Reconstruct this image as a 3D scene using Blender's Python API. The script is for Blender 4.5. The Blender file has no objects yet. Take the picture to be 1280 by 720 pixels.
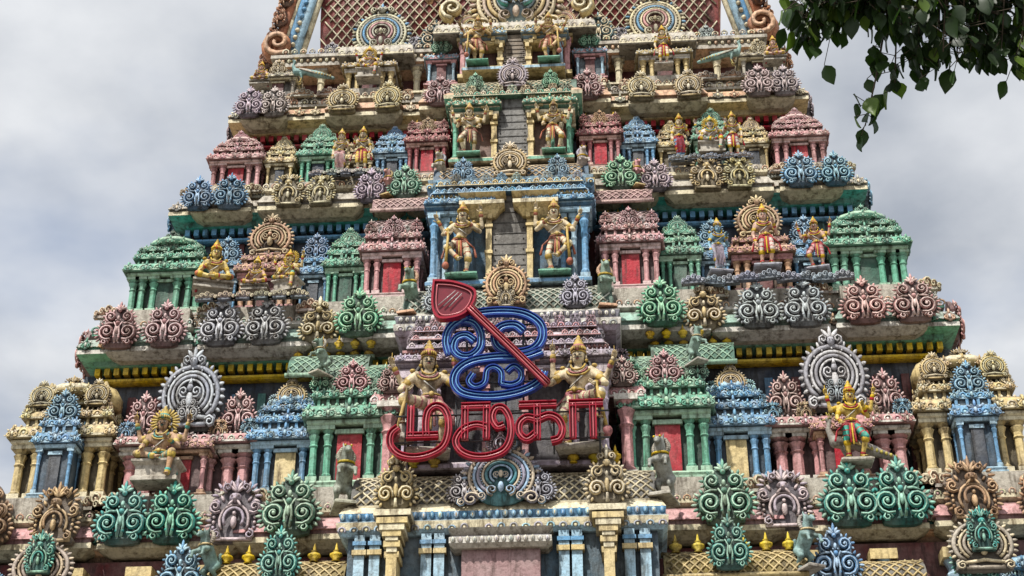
import bpy, math, random, numpy as np
from mathutils import Vector, Matrix
random.seed(7); np.random.seed(7)
sc=bpy.context.scene
# ------------------------------------------------------------------ mesh builder
def k3(k):
    if isinstance(k,(int,np.integer)): return (float(k),1.0,0.0)
    return tuple(k)
def mul(c,f): return tuple(min(.9,a*f) for a in c)
class G:
    def __init__(s): s.V=[];s.L=[];s.N=[];s.K=[];s.S=[];s.n=0
    def raw(s,V,L,N,K,S):
        V=np.asarray(V,float).reshape(-1,3); s.V.append(V)
        s.L.append(np.asarray(L,np.int64).ravel()+s.n); s.N.append(np.asarray(N,np.int64))
        s.K.append(np.asarray(K,float).reshape(-1,3)); s.S.append(np.asarray(S,bool)); s.n+=len(V)
    def grid(s,R,k,closed=True,cap0=False,cap1=False,sm=True):
        R=np.asarray(R,float); n,m=R.shape[:2]
        idx=np.arange(n*m).reshape(n,m)
        if closed: nx=np.roll(idx,-1,axis=1); a=idx;b=nx
        else: a=idx[:,:-1]; b=idx[:,1:]
        F=np.stack([a[:-1],b[:-1],b[1:],a[1:]],axis=-1)
        per=F.shape[1]; F=F.reshape(-1,4)
        if isinstance(k,list): K=np.repeat(np.array([k3(x) for x in k]),per,axis=0)
        else: K=np.tile(k3(k),(len(F),1))
        L=[F.ravel()];N=[4]*len(F);S=[sm]*len(F);K=[K]
        kk=[k3(k[0]),k3(k[-1])] if isinstance(k,list) else [k3(k)]*2
        if cap0: L.append(idx[0][::-1]);N.append(m);S.append(False);K.append(np.array([kk[0]]))
        if cap1: L.append(idx[-1]);N.append(m);S.append(False);K.append(np.array([kk[1]]))
        s.raw(R.reshape(-1,3),np.concatenate(L),N,np.concatenate(K),S)
    def fin(s):
        if isinstance(s.V,np.ndarray): return s
        s.V=np.concatenate(s.V);s.L=np.concatenate(s.L);s.N=np.concatenate(s.N);s.K=np.concatenate(s.K);s.S=np.concatenate(s.S)
        return s
    def add(s,p,loc=(0,0,0),sc=1,rz=0,pal=None,tilt=0,jit=.1):
        p.fin()
        V=p.V*np.asarray(sc,float)
        if tilt:
            c,q=math.cos(tilt),math.sin(tilt); V=np.stack([V[:,0],V[:,1]*c-V[:,2]*q,V[:,1]*q+V[:,2]*c],1)
        if rz:
            c,q=math.cos(rz),math.sin(rz); V=np.stack([V[:,0]*c-V[:,1]*q,V[:,0]*q+V[:,1]*c,V[:,2]],1)
        V=V+np.asarray(loc,float)
        if pal is None: K=p.K
        else:
            hj=np.array([random.uniform(-.06,.06) for _ in range(3)]) if jit>.06 else 0
            P=np.array([np.array(c)*(1+random.uniform(-jit,jit)+hj) for c in pal]); K=P[np.clip(p.K[:,0].astype(int),0,len(P)-1)]*p.K[:,1:2]
        s.raw(V,p.L,p.N,K,p.S)
def mkobj(name,g,mat,parent=None,loc=(0,0,0)):
    g.fin(); me=bpy.data.meshes.new(name)
    me.vertices.add(len(g.V)); me.vertices.foreach_set("co",g.V.astype(np.float32).ravel())
    me.loops.add(len(g.L)); me.loops.foreach_set("vertex_index",g.L.astype(np.int32))
    me.polygons.add(len(g.N)); st=np.concatenate([[0],np.cumsum(g.N)[:-1]])
    me.polygons.foreach_set("loop_start",st.astype(np.int32))
    me.update(calc_edges=True)
    me.polygons.foreach_set("use_smooth",g.S)
    at=me.attributes.new("Col",'FLOAT_COLOR','CORNER')
    K=np.repeat(np.concatenate([g.K,np.ones((len(g.K),1))],1),g.N,axis=0)
    at.data.foreach_set("color",K.astype(np.float32).ravel())
    me.update()
    ob=bpy.data.objects.new(name,me); sc.collection.objects.link(ob); me.materials.append(mat)
    ob.location=loc
    if parent: ob.parent=parent
    return ob
def empty(name):
    e=bpy.data.objects.new(name,None); sc.collection.objects.link(e); return e
# primitives
def box(g,x0,x1,y0,y1,z0,z1,k):
    R=[[(x0,y0,z),(x1,y0,z),(x1,y1,z),(x0,y1,z)] for z in (z0,z1)]
    g.grid(R,k,True,True,True,False)
def stack(g,cx,cy,hw,hd,prof,k,cap=True):
    R=[]
    for o,z in prof:
        a=hw+o;b=hd+o
        R.append([(cx-a,cy-b,z),(cx+a,cy-b,z),(cx+a,cy+b,z),(cx-a,cy+b,z)])
    g.grid(R,k,True,cap,cap,False)
def tube(g,pts,rad,k,m=5,fl=1.0):
    P=np.asarray(pts,float);n=len(P); T=np.gradient(P,axis=0); T/=np.linalg.norm(T,axis=1)[:,None]+1e-9
    Y=np.array([0,1.,0]); S=np.cross(T,Y); S/=np.linalg.norm(S,axis=1)[:,None]+1e-9
    if np.isscalar(rad): rad=np.full(n,rad)
    rad=np.asarray(rad,float)
    if len(rad)!=n: rad=np.interp(np.linspace(0,1,n),np.linspace(0,1,len(rad)),rad)
    a=np.linspace(0,2*math.pi,m,endpoint=False)+math.pi/m
    R=P[:,None,:]+rad[:,None,None]*(np.cos(a)[None,:,None]*S[:,None,:]+fl*np.sin(a)[None,:,None]*Y)
    g.grid(R,k,True,True,True)
def ftube(g,pts,rad,k,m=6):
    P=np.asarray(pts,float);n=len(P); T=np.gradient(P,axis=0); T/=np.linalg.norm(T,axis=1)[:,None]+1e-9
    rad=np.interp(np.linspace(0,1,n),np.linspace(0,1,len(np.atleast_1d(rad))),np.atleast_1d(rad))
    up=np.array([0.31,.2,.93]) if abs(T[0][2])<.8 else np.array([.9,.3,.1])
    R=[]
    a=np.linspace(0,2*math.pi,m,endpoint=False)
    for i in range(n):
        s=np.cross(T[i],up); s/=np.linalg.norm(s)+1e-9; u=np.cross(s,T[i]); up=u
        R.append(P[i]+rad[i]*(np.cos(a)[:,None]*s+np.sin(a)[:,None]*u))
    g.grid(R,k,True,True,True)
def sph(g,c,r,k,nu=8,nv=5):
    if np.isscalar(r): r=(r,r,r)
    th=np.linspace(.12,math.pi-.12,nv+1); a=np.linspace(0,2*math.pi,nu,endpoint=False)
    R=np.stack([np.stack([c[0]+r[0]*np.sin(t)*np.cos(a),c[1]+r[1]*np.sin(t)*np.sin(a),np.full(nu,c[2]-r[2]*np.cos(t))],1) for t in th])
    g.grid(R,k,True,True,True)
def lathe(g,x,y,z,prof,k,m=8,sm=True):
    a=np.linspace(0,2*math.pi,m,endpoint=False)+math.pi/m
    R=[np.stack([x+r*np.cos(a),y+r*np.sin(a),np.full(m,z+h)],1) for r,h in prof]
    g.grid(R,k,True,True,True,sm)
def capsule(g,a,b,ra,rb,k,m=8):
    a=np.array(a,float);b=np.array(b,float);d=b-a;L=np.linalg.norm(d)
    d=d/L if L>1e-6 else np.array([0,0,1.])
    up=np.array([0,1.,0]) if abs(d[1])<.9 else np.array([1.,0,0])
    s=np.cross(d,up);s/=np.linalg.norm(s);u=np.cross(s,d)
    an=np.linspace(0,2*math.pi,m,endpoint=False);C=np.cos(an)[:,None]*s+np.sin(an)[:,None]*u
    R=[]
    for t in (-85,-50,-20): R.append(a+d*ra*math.sin(math.radians(t))+C*ra*math.cos(math.radians(t)))
    for t in (20,50,85): R.append(b+d*rb*math.sin(math.radians(t))+C*rb*math.cos(math.radians(t)))
    g.grid(R,k,True,True,True)
def spiral(cx,cz,r0,r1,a0,turns,sx=1,y=-.1,n=16,rr=0):
    out=[]
    for i in range(n):
        t=i/(n-1); a=math.radians(a0)+turns*2*math.pi*t; r=r0+(r1-r0)*t**.8+rr
        out.append((sx*(cx+r*math.cos(a)),y-.02*t,cz+r*math.sin(a)))
    return out
def lobe(g,x,z,ang,L,r,k,y=-.06):
    c,s=math.cos(ang),math.sin(ang)
    P=[(x+c*L*t,y,z+s*L*t) for t in (0,.35,.7,1)]
    tube(g,P,[r*.6,r,r*.85,r*.25],k,5,.8)
def vol(g,cx,cz,r0,r1,a0,tn,sx,rad,k,kh=1,y=-.1,n=16):
    tube(g,spiral(cx,cz,r0,r1,a0,tn,sx,y,n),rad,k,5,1.1)
    tube(g,spiral(cx,cz,r0,r1,a0,tn,sx,y-max(rad)*1.05,n),[rad[0]*.5,rad[-1]*.6],kh,4,.8)
# ------------------------------------------------------------------ ornament prototypes
def plate(g,half,k,y0=.1,yf=-.05,s=.84):
    o=[(x,z) for x,z in half]+[(-x,z) for x,z in half[::-1] if x>1e-6]
    o=np.array(o);c=np.array([0,o[:,1].mean()])
    i=c+(o-c)*s
    R=[[(x,y0,z) for x,z in o],[(x,.01,z) for x,z in o],[(x,yf,z) for x,z in i]]
    g.grid(R,k,True,True,True,False)
def sidelobes(g,cx,cz,r,a0,a1,n,L,w,ks):
    for i in range(n):
        a=math.radians(a0+(a1-a0)*i/(n-1))
        for sx in (1,-1): lobe(g,sx*(cx+r*math.cos(a)),cz+r*math.sin(a),a if sx>0 else math.pi-a,L*(1+.15*(i%2)),w,ks[i%len(ks)])
def palmA():
    g=G()
    plate(g,[(0,0),(.16,0),(.28,.03),(.3,.12),(.4,.2),(.43,.33),(.38,.46),(.28,.54),(.3,.64),(.25,.74),(.16,.79),(.13,.88),(.06,.93),(0,.97)],2)
    for sx in (1,-1):
        vol(g,.215,.3,.19,.035,-120,1.7,sx,[.032,.042,.036,.028,.02],0,1,-.1,20)
        vol(g,.24,.07,.08,.02,180,-1.3,sx,[.028,.018],0,1,-.1,9)
        vol(g,.17,.64,.13,.025,-80,1.5,sx,[.025,.036,.028,.02],0,1,-.1,15)
        tube(g,[(sx*.03,-.12,.08),(sx*.055,-.14,.25),(sx*.03,-.14,.42),(sx*.09,-.13,.52)],[.025,.02,.015],1)
        tube(g,[(sx*.1,-.1,.5),(sx*.2,-.12,.5),(sx*.3,-.1,.47)],[.02,.025,.01],1)
        sph(g,(sx*.215,-.15,.3),.034,1,6,4); sph(g,(sx*.17,-.15,.64),.026,1,6,4)
    sidelobes(g,.21,.3,.2,-60,95,9,.085,.028,(0,1))
    sidelobes(g,.17,.64,.12,-20,100,5,.075,.026,(1,0))
    sph(g,(0,-.13,.33),(.04,.06,.09),1,6,4); sph(g,(0,-.14,.48),(.05,.06,.05),0,7,4); sph(g,(0,-.13,.6),(.035,.05,.06),1,6,4)
    for s in (1,-1): sph(g,(s*.045,-.15,.55),.018,1,5,3); sph(g,(s*.05,-.13,.17),.03,0,5,3)
    for a in (25,58,90,122,155): lobe(g,0,.82,math.radians(a),.19 if a==90 else .14,.034,0 if a==90 else 1,-.08)
    sph(g,(0,-.1,.79),.045,0,6,4); sph(g,(0,-.14,.79),.02,1,5,3)
    return g
def palmB():
    g=G()
    plate(g,[(0,0),(.28,0),(.38,.03),(.38,.1),(.33,.14),(.4,.26),(.44,.42),(.41,.58),(.33,.7),(.2,.78),(.12,.9),(0,.97)],2)
    for r,k,t in ((.385,0,.034),(.31,1,.024),(.25,0,.026),(.19,1,.018)):
        P=[(r*math.cos(math.radians(a)),-.08-(.4-r)*.2,.42+r*.92*math.sin(math.radians(a))) for a in np.linspace(-48,228,20)]
        tube(g,P,t,k)
    for j,a in enumerate(np.linspace(-38,218,23)):
        q=math.radians(a); lobe(g,.4*math.cos(q),.42+.37*math.sin(q),q,.085,.027,j%2)
        if j%2: sph(g,(.345*math.cos(q),-.12,.42+.318*math.sin(q)),.016,1,5,3)
    for sx in (1,-1):
        vol(g,.32,.07,.08,.02,160,-1.4,sx,[.03,.018],0,1,-.12,9)
        vol(g,.09,.44,.08,.02,-120,1.3,sx,[.022,.015],0,1,-.14,10)
        vol(g,.1,.86,.07,.02,-90,1.3,sx,[.022,.015],0,1,-.08,9)
    sph(g,(0,-.12,.34),(.06,.07,.11),1,8,5); sph(g,(0,-.15,.49),(.045,.05,.05),0,7,4); lathe(g,0,-.15,.53,[(.035,0),(.02,.04),(.005,.08)],1,6)
    tube(g,[(-.26,-.12,.12),(0,-.12,.16),(.26,-.12,.12)],.028,1); tube(g,[(-.26,-.1,.05),(.26,-.1,.05)],.03,0)
    for a in (50,90,130): lobe(g,0,.86,math.radians(a),.17,.034,1,-.08)
    sph(g,(0,-.11,.83),(.06,.06,.06),0,7,4)
    for s in (1,-1): sph(g,(s*.022,-.17,.84),.012,1,4,3)
    return g
def palmC():
    g=G()
    plate(g,[(0,0),(.12,0),(.22,.06),(.32,.12),(.36,.26),(.27,.38),(.3,.5),(.25,.62),(.14,.7),(.13,.84),(.05,.95),(0,.98)],2)
    for sx in (1,-1):
        vol(g,.19,.24,.15,.025,200,-1.7,sx,[.036,.036,.022],0,1,-.1,18)
        vol(g,.16,.52,.12,.025,-60,1.5,sx,[.03,.034,.02],1,0,-.1,14)
        vol(g,.1,.78,.07,.02,-60,1.3,sx,[.022,.015],0,1,-.1,9)
        sph(g,(sx*.035,-.2,.68),.014,1,5,3)
        lobe(g,sx*.05,.62,math.radians(-30 if sx>0 else 210),.12,.02,0,-.16)
    sidelobes(g,.19,.24,.15,-65,90,8,.08,.028,(0,1))
    sidelobes(g,.16,.52,.11,-20,95,5,.075,.026,(1,0))
    sph(g,(0,-.13,.3),(.045,.06,.12),0,8,5); sph(g,(0,-.14,.66),(.07,.08,.06),0,8,5); sph(g,(0,-.17,.47),(.03,.04,.05),1,6,4)
    lobe(g,0,.74,math.radians(90),.25,.045,1,-.1)
    for a in (45,135): lobe(g,0,.76,math.radians(a),.16,.034,0,-.08)
    tube(g,[(0,-.12,.02),(0,-.14,.16)],[.04,.025],1)
    return g
def palmD():
    g=G()
    plate(g,[(0,0),(.3,0),(.34,.06),(.3,.12),(.36,.22),(.4,.36),(.36,.5),(.4,.58),(.36,.68),(.22,.74),(.2,.84),(.1,.92),(0,.99)],2)
    for r,k,t in ((.22,1,.024),(.15,0,.024)):
        tube(g,[(r*math.cos(a),-.1-(.22-r),.3+r*1.1*math.sin(a)) for a in np.linspace(-.6,math.pi+.6,14)],t,k)
    sph(g,(0,-.12,.27),(.05,.06,.1),1,7,4); sph(g,(0,-.14,.4),.035,1,6,4)
    for sx in (1,-1):
        vol(g,.3,.5,.1,.02,-140,1.4,sx,[.025,.03,.018],0,1,-.1,12)
        vol(g,.25,.09,.08,.02,100,-1.3,sx,[.026,.018],1,0,-.1,9)
        vol(g,.14,.8,.08,.02,-80,1.3,sx,[.022,.016],1,0,-.1,9)
        sph(g,(sx*.05,-.2,.64),.02,1,5,3); sph(g,(sx*.05,-.22,.64),.009,2,4,3)
        lobe(g,sx*.03,.58,math.radians(-50 if sx>0 else 230),.12,.022,1,-.18)
        for z in (.2,.28,.36): sph(g,(sx*.31,-.08,z),.03,z>.25 and 1 or 0,5,3)
    sidelobes(g,.02,.32,.33,-25,60,8,.09,.028,(0,1))
    sidelobes(g,.14,.68,.14,-20,100,6,.1,.028,(1,0))
    sph(g,(0,-.13,.63),(.1,.09,.075),0,8,5); sph(g,(0,-.21,.6),(.025,.03,.02),1,5,3)
    for a in (40,65,90,115,140): lobe(g,0,.74,math.radians(a),.26 if a==90 else .18,.032,0 if a==90 else 1,-.08)
    tube(g,[(-.3,-.08,.03),(.3,-.08,.03)],.03,1)
    return g
def kudu():
    g=G()
    P=[(.4*math.cos(math.radians(a)),-.05,.42+.38*math.sin(math.radians(a))) for a in np.linspace(-40,220,8)]
    tube(g,P,.12,0,4)
    sph(g,(0,-.03,.42),(.2,.1,.2),1,6,3)
    lobe(g,0,.8,math.pi/2,.25,.11,1,-.05)
    return g
def mini():   # small leaf-scroll boss
    g=G()
    for sx in (1,-1):
        tube(g,spiral(.2,.28,.18,.05,-120,1.2,sx,-.08,8),[.07,.05],0,4)
        lobe(g,sx*.2,.5,math.radians(40 if sx>0 else 140),.25,.07,1,-.06)
        lobe(g,sx*.35,.2,math.radians(0 if sx>0 else 180),.18,.06,1,-.04)
    sph(g,(0,-.1,.35),(.1,.1,.18),1,6,4); sph(g,(0,-.02,.35),(.38,.06,.38),2,8,3)
    lobe(g,0,.55,math.pi/2,.42,.09,0,-.08)
    return g
def petal():
    g=G(); sph(g,(0,0,.35),(.36,.18,.5),0,6,3); sph(g,(0,-.13,.3),(.13,.1,.28),1,5,3); return g
def medallion():
    g=G()
    for r,k,t in ((1.0,0,.07),(.86,1,.06),(.72,2,.07),(.58,0,.05),(.46,3,.06),(.34,1,.04)):
        P=[(r*math.cos(a),-.1-(1-r)*.25,r*math.sin(a)) for a in np.linspace(-.9,math.pi+.9,34)]
        tube(g,P,t,k,6)
    a=np.linspace(0,2*math.pi,28,endpoint=False)
    R=[np.stack([q*np.cos(a),np.full(28,y),q*np.sin(a)],1) for q,y in ((1.05,.15),(1.05,-.02),(.1,-.16))]
    g.grid(R,3,True,False,True)
    for j,q in enumerate(np.linspace(-.8,math.pi+.8,31)):
        lobe(g,1.05*math.cos(q),1.05*math.sin(q),q,.22,.075,j%3,-.04)
        sph(g,(.93*math.cos(q),-.17,.93*math.sin(q)),.035,0,5,3); sph(g,(.65*math.cos(q),-.24,.65*math.sin(q)),.03,1,5,3)
    for sx in (1,-1):
        vol(g,.13,0,.13,.03,-100,1.5,sx,[.04,.025],1,0,-.26,12)
        vol(g,.95,-.85,.28,.05,170,-1.4,sx,[.08,.04],2,0,-.1,14)
        vol(g,1.25,-.95,.15,.04,100,-1.4,sx,[.055,.03],1,0,-.1,10)
        vol(g,.35,1.25,.16,.04,-90,1.4,sx,[.055,.03],1,0,-.1,10)
        vol(g,.28,-.55,.2,.04,-90,1.4,sx,[.06,.03],0,1,-.2,12); vol(g,.62,-.75,.16,.04,-90,-1.4,sx,[.05,.03],1,0,-.15,12)
    sph(g,(0,-.28,.02),(.08,.1,.14),0); sph(g,(0,-.2,1.18),(.16,.14,.14),1); sph(g,(0,-.25,-.45),(.1,.1,.2),1)
    for s in (1,-1): sph(g,(s*.06,-.32,1.2),.03,0,5,3)
    for q in (40,65,90,115,140): lobe(g,0,1.2,math.radians(q),.42 if q==90 else .3,.08,2 if q==90 else 1,-.1)
    return g
def cloud():
    g=G()
    for x,z,r in ((-.5,.12,.14),(-.25,.2,.17),(.03,.25,.2),(.3,.18,.17),(.52,.1,.12)):
        sph(g,(x,0,z),(r*1.1,r*.6,r),0,8,5)
        tube(g,spiral(x,z,r*.9,.02,0,1.3,1,-.13,10),[.03,.02],1)
    box(g,-.62,.62,-.1,.1,0,.08,2)
    return g
PA,PB,PC,PD,KU,ME,CL,PE_,MI=palmA(),palmB(),palmC(),palmD(),kudu(),medallion(),cloud(),petal(),mini()
def kalasam():
    g=G(); lathe(g,0,0,0,[(.2,0),(.3,.06),(.15,.12),(.42,.35),(.4,.5),(.14,.66),(.22,.72),(.1,.8),(.08,1.0),(.01,1.25)],0,8); return g
KA=kalasam()
# ------------------------------------------------------------------ colours
pink=(.62,.34,.34);dpink=(.46,.17,.18);green=(.17,.43,.30);lgreen=(.42,.62,.46);blue=(.18,.37,.58);lblue=(.42,.60,.72)
cream=(.68,.54,.28);lcream=(.76,.68,.48);grey=(.40,.40,.45);lil=(.46,.39,.48);teal=(.08,.38,.33);peach=(.64,.41,.27)
red=(.42,.025,.04);yel=(.70,.50,.07);white=(.72,.69,.62);navy=(.02,.03,.05);maroon=(.11,.02,.02);stone=(.47,.43,.36);gold=(.66,.45,.06);brown=(.40,.24,.14)
def pal(c,c2=None,d=.26,c4=None):
    c2=c2 or mul(c,1.5); return [c,c2,mul(c,d),c4 or mul(c,.8)]
# ------------------------------------------------------------------ architecture pieces
def pilaster(g,x,y,z0,z1,r,c,c2=None):
    h=z1-z0;c2=c2 or c
    box(g,x-r*1.5,x+r*1.5,y-r*1.5,y+r*1.5,z0,z0+.09*h,c2)
    lathe(g,x,y,z0,[(r*1.3,.09*h),(r*1.35,.13*h),(r,.16*h),(r*.95,.62*h),(r*1.25,.65*h),(r*1.0,.68*h),(r*1.05,.74*h),(r*1.55,.83*h),(r*1.1,.87*h),(r*1.7,.93*h)],c,8,False)
    box(g,x-r*1.9,x+r*1.9,y-r*1.7,y+r*1.7,z0+.93*h,z1,c2)
def row_of(g,p,x0,x1,y,z,st,s,pals,tilt=0,skip=.05):
    n=max(1,int(round((x1-x0)/st)))
    for i in range(n+1):
        if random.random()<skip: continue
        g.add(p,(x0+(x1-x0)*i/n,y,z),(s*random.uniform(.9,1.05),s*.8,s*random.uniform(.85,1.08)),0,pals[i%len(pals)],tilt)
def kapota(g,cx,cy,hw,hd,z,t,o,c,c2,row=0,sides=True,mn=0):
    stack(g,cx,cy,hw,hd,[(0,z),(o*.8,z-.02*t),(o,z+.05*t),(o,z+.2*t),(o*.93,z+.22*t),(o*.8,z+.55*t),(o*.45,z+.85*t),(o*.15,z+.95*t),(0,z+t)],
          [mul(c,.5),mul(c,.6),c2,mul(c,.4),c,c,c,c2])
    if row:
        row_of(g,KU,cx-hw,cx+hw,cy-hd-o*.9,z+.08*t,row*1.05,row*.95,[[c2,mul(c2,1.1),c],[mul(c,1.15),c2,c]],-.1)
        row_of(g,PE_,cx-hw,cx+hw,cy-hd-o*.25,z+.85*t,row*.6,row*.45,[[mul(c,1.1),c2],[c2,c]],0,.1)
        if mn:
            xs=(-1,0,1) if hw<.45 else (-1,-.5,0,.5,1)
            for q in xs:
                s=mn*(1.25 if q==0 else .9)
                g.add(MI,(cx+q*hw,cy-hd-o*1.0,z-.05*t),(s,s*.7,s),0,[c,c2,mul(c,.35)],-.12)
            for sx in (1,-1):
                for q in (-.4,.3,.9): g.add(MI,(cx+sx*(hw+o),cy+q*hd,z),(mn,mn*.7,mn),sx*math.pi/2,[c,c2,mul(c,.35)])
        if sides:
            n=max(1,int(round(2*hd/row/1.3)));
            for i in range(n+1):
                for sx in (1,-1): g.add(KU,(cx+sx*(hw+o*.86),cy-hd+i*2*hd/n,z+.12*t),(row*.8,row*.6,row*.9),sx*math.pi/2,[c2,mul(c2,1.1),c])
def lattice(g,cx,y,z,hw,h,dep,cb,cl,cell=.2,r=.025):
    def S(u,v,o=0):
        a=v*math.pi*.5
        return (u,y+dep*(1-math.cos(a))-o*math.cos(a),z+h*math.sin(a)+o*math.sin(a))
    vs=np.linspace(0,1,9)
    R=[[S(cx-hw,v),S(cx+hw,v)] for v in vs]; g.grid(R,cb,False,False,False,True)
    for sx in (-1,1):
        E=[[S(cx+sx*hw,v) for v in vs]+[(cx+sx*hw,y+dep,z)]]
        g.grid([E[0],[(p[0],p[1],p[2]) for p in E[0]]],cb,True,True)
    arc=(h+dep)*.78; k=arc*.95
    n=int((2*hw+k)/cell)
    for d in (1,-1):
        for i in range(n+1):
            u0=cx-hw-k+i*cell if d==1 else cx-hw+i*cell
            pts=[]
            for v in np.linspace(0,1,7):
                u=u0+d*k*v
                if cx-hw<=u<=cx+hw: pts.append(S(u,v,r*.5))
            if len(pts)>1: ftube(g,pts,[r],mul(cl,random.uniform(.85,1.1)),4)
    for v,rr in ((0,.05),(.98,.05)):
        p=[S(cx-hw-.04,v,.02),S(cx,v,.02),S(cx+hw+.04,v,.02)]; ftube(g,p,[rr*h/.9+.02],mul(cl,.9),6)
    row_of(g,PE_,cx-hw,cx+hw,y+dep*.95,z+h*1.0,cell*.75,cell*.5,[[cl,mul(cl,.8)],[mul(cl,.7),cl]])
def shrine(g,x,y,z,w,d,H,c,c2,niche,kind='kuta',top=None,np_=4,c3=None):
    hw=w/2;cy=y+d/2;c3=c3 or c;zb=z+.06*H;zw=z+.44*H
    stack(g,x,cy,hw,d/2,[(.05,z),(.05,z+.025*H),(.02,z+.03*H),(.04,z+.045*H),(0,zb)],c2)
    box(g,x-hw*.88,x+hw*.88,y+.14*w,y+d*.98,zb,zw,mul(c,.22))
    if niche:
        box(g,x-hw*.3,x+hw*.3,y+.08*w,y+.2*w,zb,zw-.05*H,niche)
        box(g,x-hw*.36,x+hw*.36,y+.05*w,y+.2*w,zw-.05*H,zw-.02*H,c2)
    r=.045*w
    xs={4:(-.43,-.26,.26,.43),2:(-.4,.4),6:(-.44,-.32,-.16,.16,.32,.44),3:(-.42,0,.42)}[np_]
    for p in xs: pilaster(g,x+p*w,y+r*1.8,zb,zw,r,c,c2)
    for sx in (1,-1):
        for q in (.4,.75): pilaster(g,x+sx*.43*w,y+d*q,zb,zw,r,c,c2)
    stack(g,x,cy,hw,d/2,[(0,zw),(.02*w,zw+.01*H),(.02*w,zw+.03*H),(-.01,zw+.035*H)],c2)
    o=.075*w if w<2 else .06*w
    row=max(.12,.07*H); mn=.12*H
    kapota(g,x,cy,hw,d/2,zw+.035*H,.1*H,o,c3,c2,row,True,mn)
    z2=zw+.135*H
    if kind=='flat': return z2
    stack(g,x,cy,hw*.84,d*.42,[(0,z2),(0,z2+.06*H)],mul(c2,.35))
    n=max(3,int(w/.2))
    for i in range(n): box(g,x-hw*.8+i*(1.6*hw/(n-1))-.03,x-hw*.8+i*(1.6*hw/(n-1))+.03,cy-d*.42-.05,cy-d*.42+.02,z2,z2+.06*H,c)
    kapota(g,x,cy,hw*.84,d*.42,z2+.06*H,.07*H,o*.8,c,c2,row*.9,True,mn*.85)
    z3=z2+.13*H
    if kind=='kuta':
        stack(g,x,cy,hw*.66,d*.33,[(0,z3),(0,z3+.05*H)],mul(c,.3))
        kapota(g,x,cy,hw*.68,d*.34,z3+.05*H,.06*H,o*.7,c,c2,row*.85,True,mn*.75)
        z4=z3+.11*H
        prof=[(.34,0),(.5,.02),(.56,.08),(.52,.16),(.4,.22),(.18,.26),(.22,.28),(.06,.33),(.01,.35)]
        lathe(g,x,cy,z4,[(a*w*.75,b*H*.5) for a,b in prof],[c,c,c2,c,c,c2,c2,c2],12)
        for a in np.linspace(0,2*math.pi,14,endpoint=False): g.add(MI,(x+math.sin(a)*w*.4,cy-math.cos(a)*w*.4,z4-.01),(.09*H,.05*H,.09*H),a,[c,c2,mul(c,.4)])
        t=top or (PB,pal(c,c2),.22)
        s=t[2]*H; g.add(t[0],(x,cy-hw*.6,z4-.04*H),(s*.95,s,s),0,t[1])
        for sx in (1,-1):
            g.add(PD,(x+sx*hw*.46,cy-hw*.5,z4-.05*H),s*.66,0,pal(c2)); g.add(PC,(x+sx*hw*.8,cy-hw*.7,z3-.03*H),s*.55,0,pal(c,c2))
    elif kind=='sala':
        hh=z+H-z3
        lattice(g,x,cy-d*.36,z3,hw*.78,hh*.8,d*.3,mul(c,.35),c2,.15,.016)
        for i in range(int(w/.28)+1): g.add(KA,(x-hw*.7+i*1.4*hw/(int(w/.28)),cy-d*.05,z3+hh*.8),.15,0,[gold])
        t=top or (PA,pal(c,c2),.24)
        s=t[2]*H; g.add(t[0],(x,cy-d*.42,z3-.04*H),s,0,t[1])
        for sx in (1,-1): g.add(PC,(x+sx*hw*.8,cy-d*.4,z3),s*.7,0,pal(c,c2)); g.add(PD,(x+sx*hw*.4,cy-d*.4,z3-.02*H),s*.5,0,pal(c2))
    elif kind=='arch':
        s=top[2]*H
        box(g,x-s*.3,x+s*.3,cy-d*.25,cy+d*.3,z3,z3+s*.6,mul(c,.5))
        g.add(top[0],(x,cy-d*.35,z3-.02*H),s,0,top[1])
    return z3
def eave(g,z,y,hw,topz,c1,c2,c3,und,deny=None):
    cy=9.;hd=cy-y
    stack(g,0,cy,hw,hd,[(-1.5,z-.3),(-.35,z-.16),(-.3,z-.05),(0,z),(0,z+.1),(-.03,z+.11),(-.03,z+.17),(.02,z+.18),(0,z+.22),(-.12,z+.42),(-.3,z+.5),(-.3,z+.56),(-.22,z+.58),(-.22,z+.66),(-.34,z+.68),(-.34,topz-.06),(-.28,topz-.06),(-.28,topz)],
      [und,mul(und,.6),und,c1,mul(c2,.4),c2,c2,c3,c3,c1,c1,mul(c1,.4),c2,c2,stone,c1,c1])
    A=[[[c1,mul(c2,1.1)],[c2,c1],[mul(peach,.9),c1]],[[c3,c1],[c1,c3]]]
    row_of(g,PE_,-hw+.1,hw-.1,y+.05,z+.2,.17,.17,A[1],-.4)
    row_of(g,KU,-hw+.3,hw-.3,y+.2,z+.62,.27,.22,[[c2,c1],[c1,mul(c2,1.2)],[peach,c1]],-.1)
    row_of(g,MI,-hw+.2,hw-.2,y-.03,z+.1,.42,.36,[[c2,c1,mul(c2,.4)],[peach,c1,mul(peach,.4)],[c1,lcream,mul(c1,.4)]],-.25)
    row_of(g,PD,-hw+.5,hw-.5,y+.3,z+.72,.52,.3*(topz-z)/1.1+.1,[pal(c1),pal(peach,c1),pal(c3)],0,.12)
    if deny:
        n=int(2*(hw-.4)/.22)
        for i in range(n+1):
            x=-(hw-.4)+i*2*(hw-.4)/n
            box(g,x-.06,x+.06,y+.42,y+.62,z-.34,z-.17,deny)
        stack(g,0,cy,hw-.55,hd-.55,[(0,z-.5),(.06,z-.47),(.06,z-.42),(0,z-.38)],deny)
EV={4:(13.1,0,11.3,14.3),3:(18.2,1.0,9.9,19.35),2:(22.45,1.9,8.48,23.35),1:(25.7,2.6,7.45,26.7)}
tower=empty("gopuram_tower")
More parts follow.
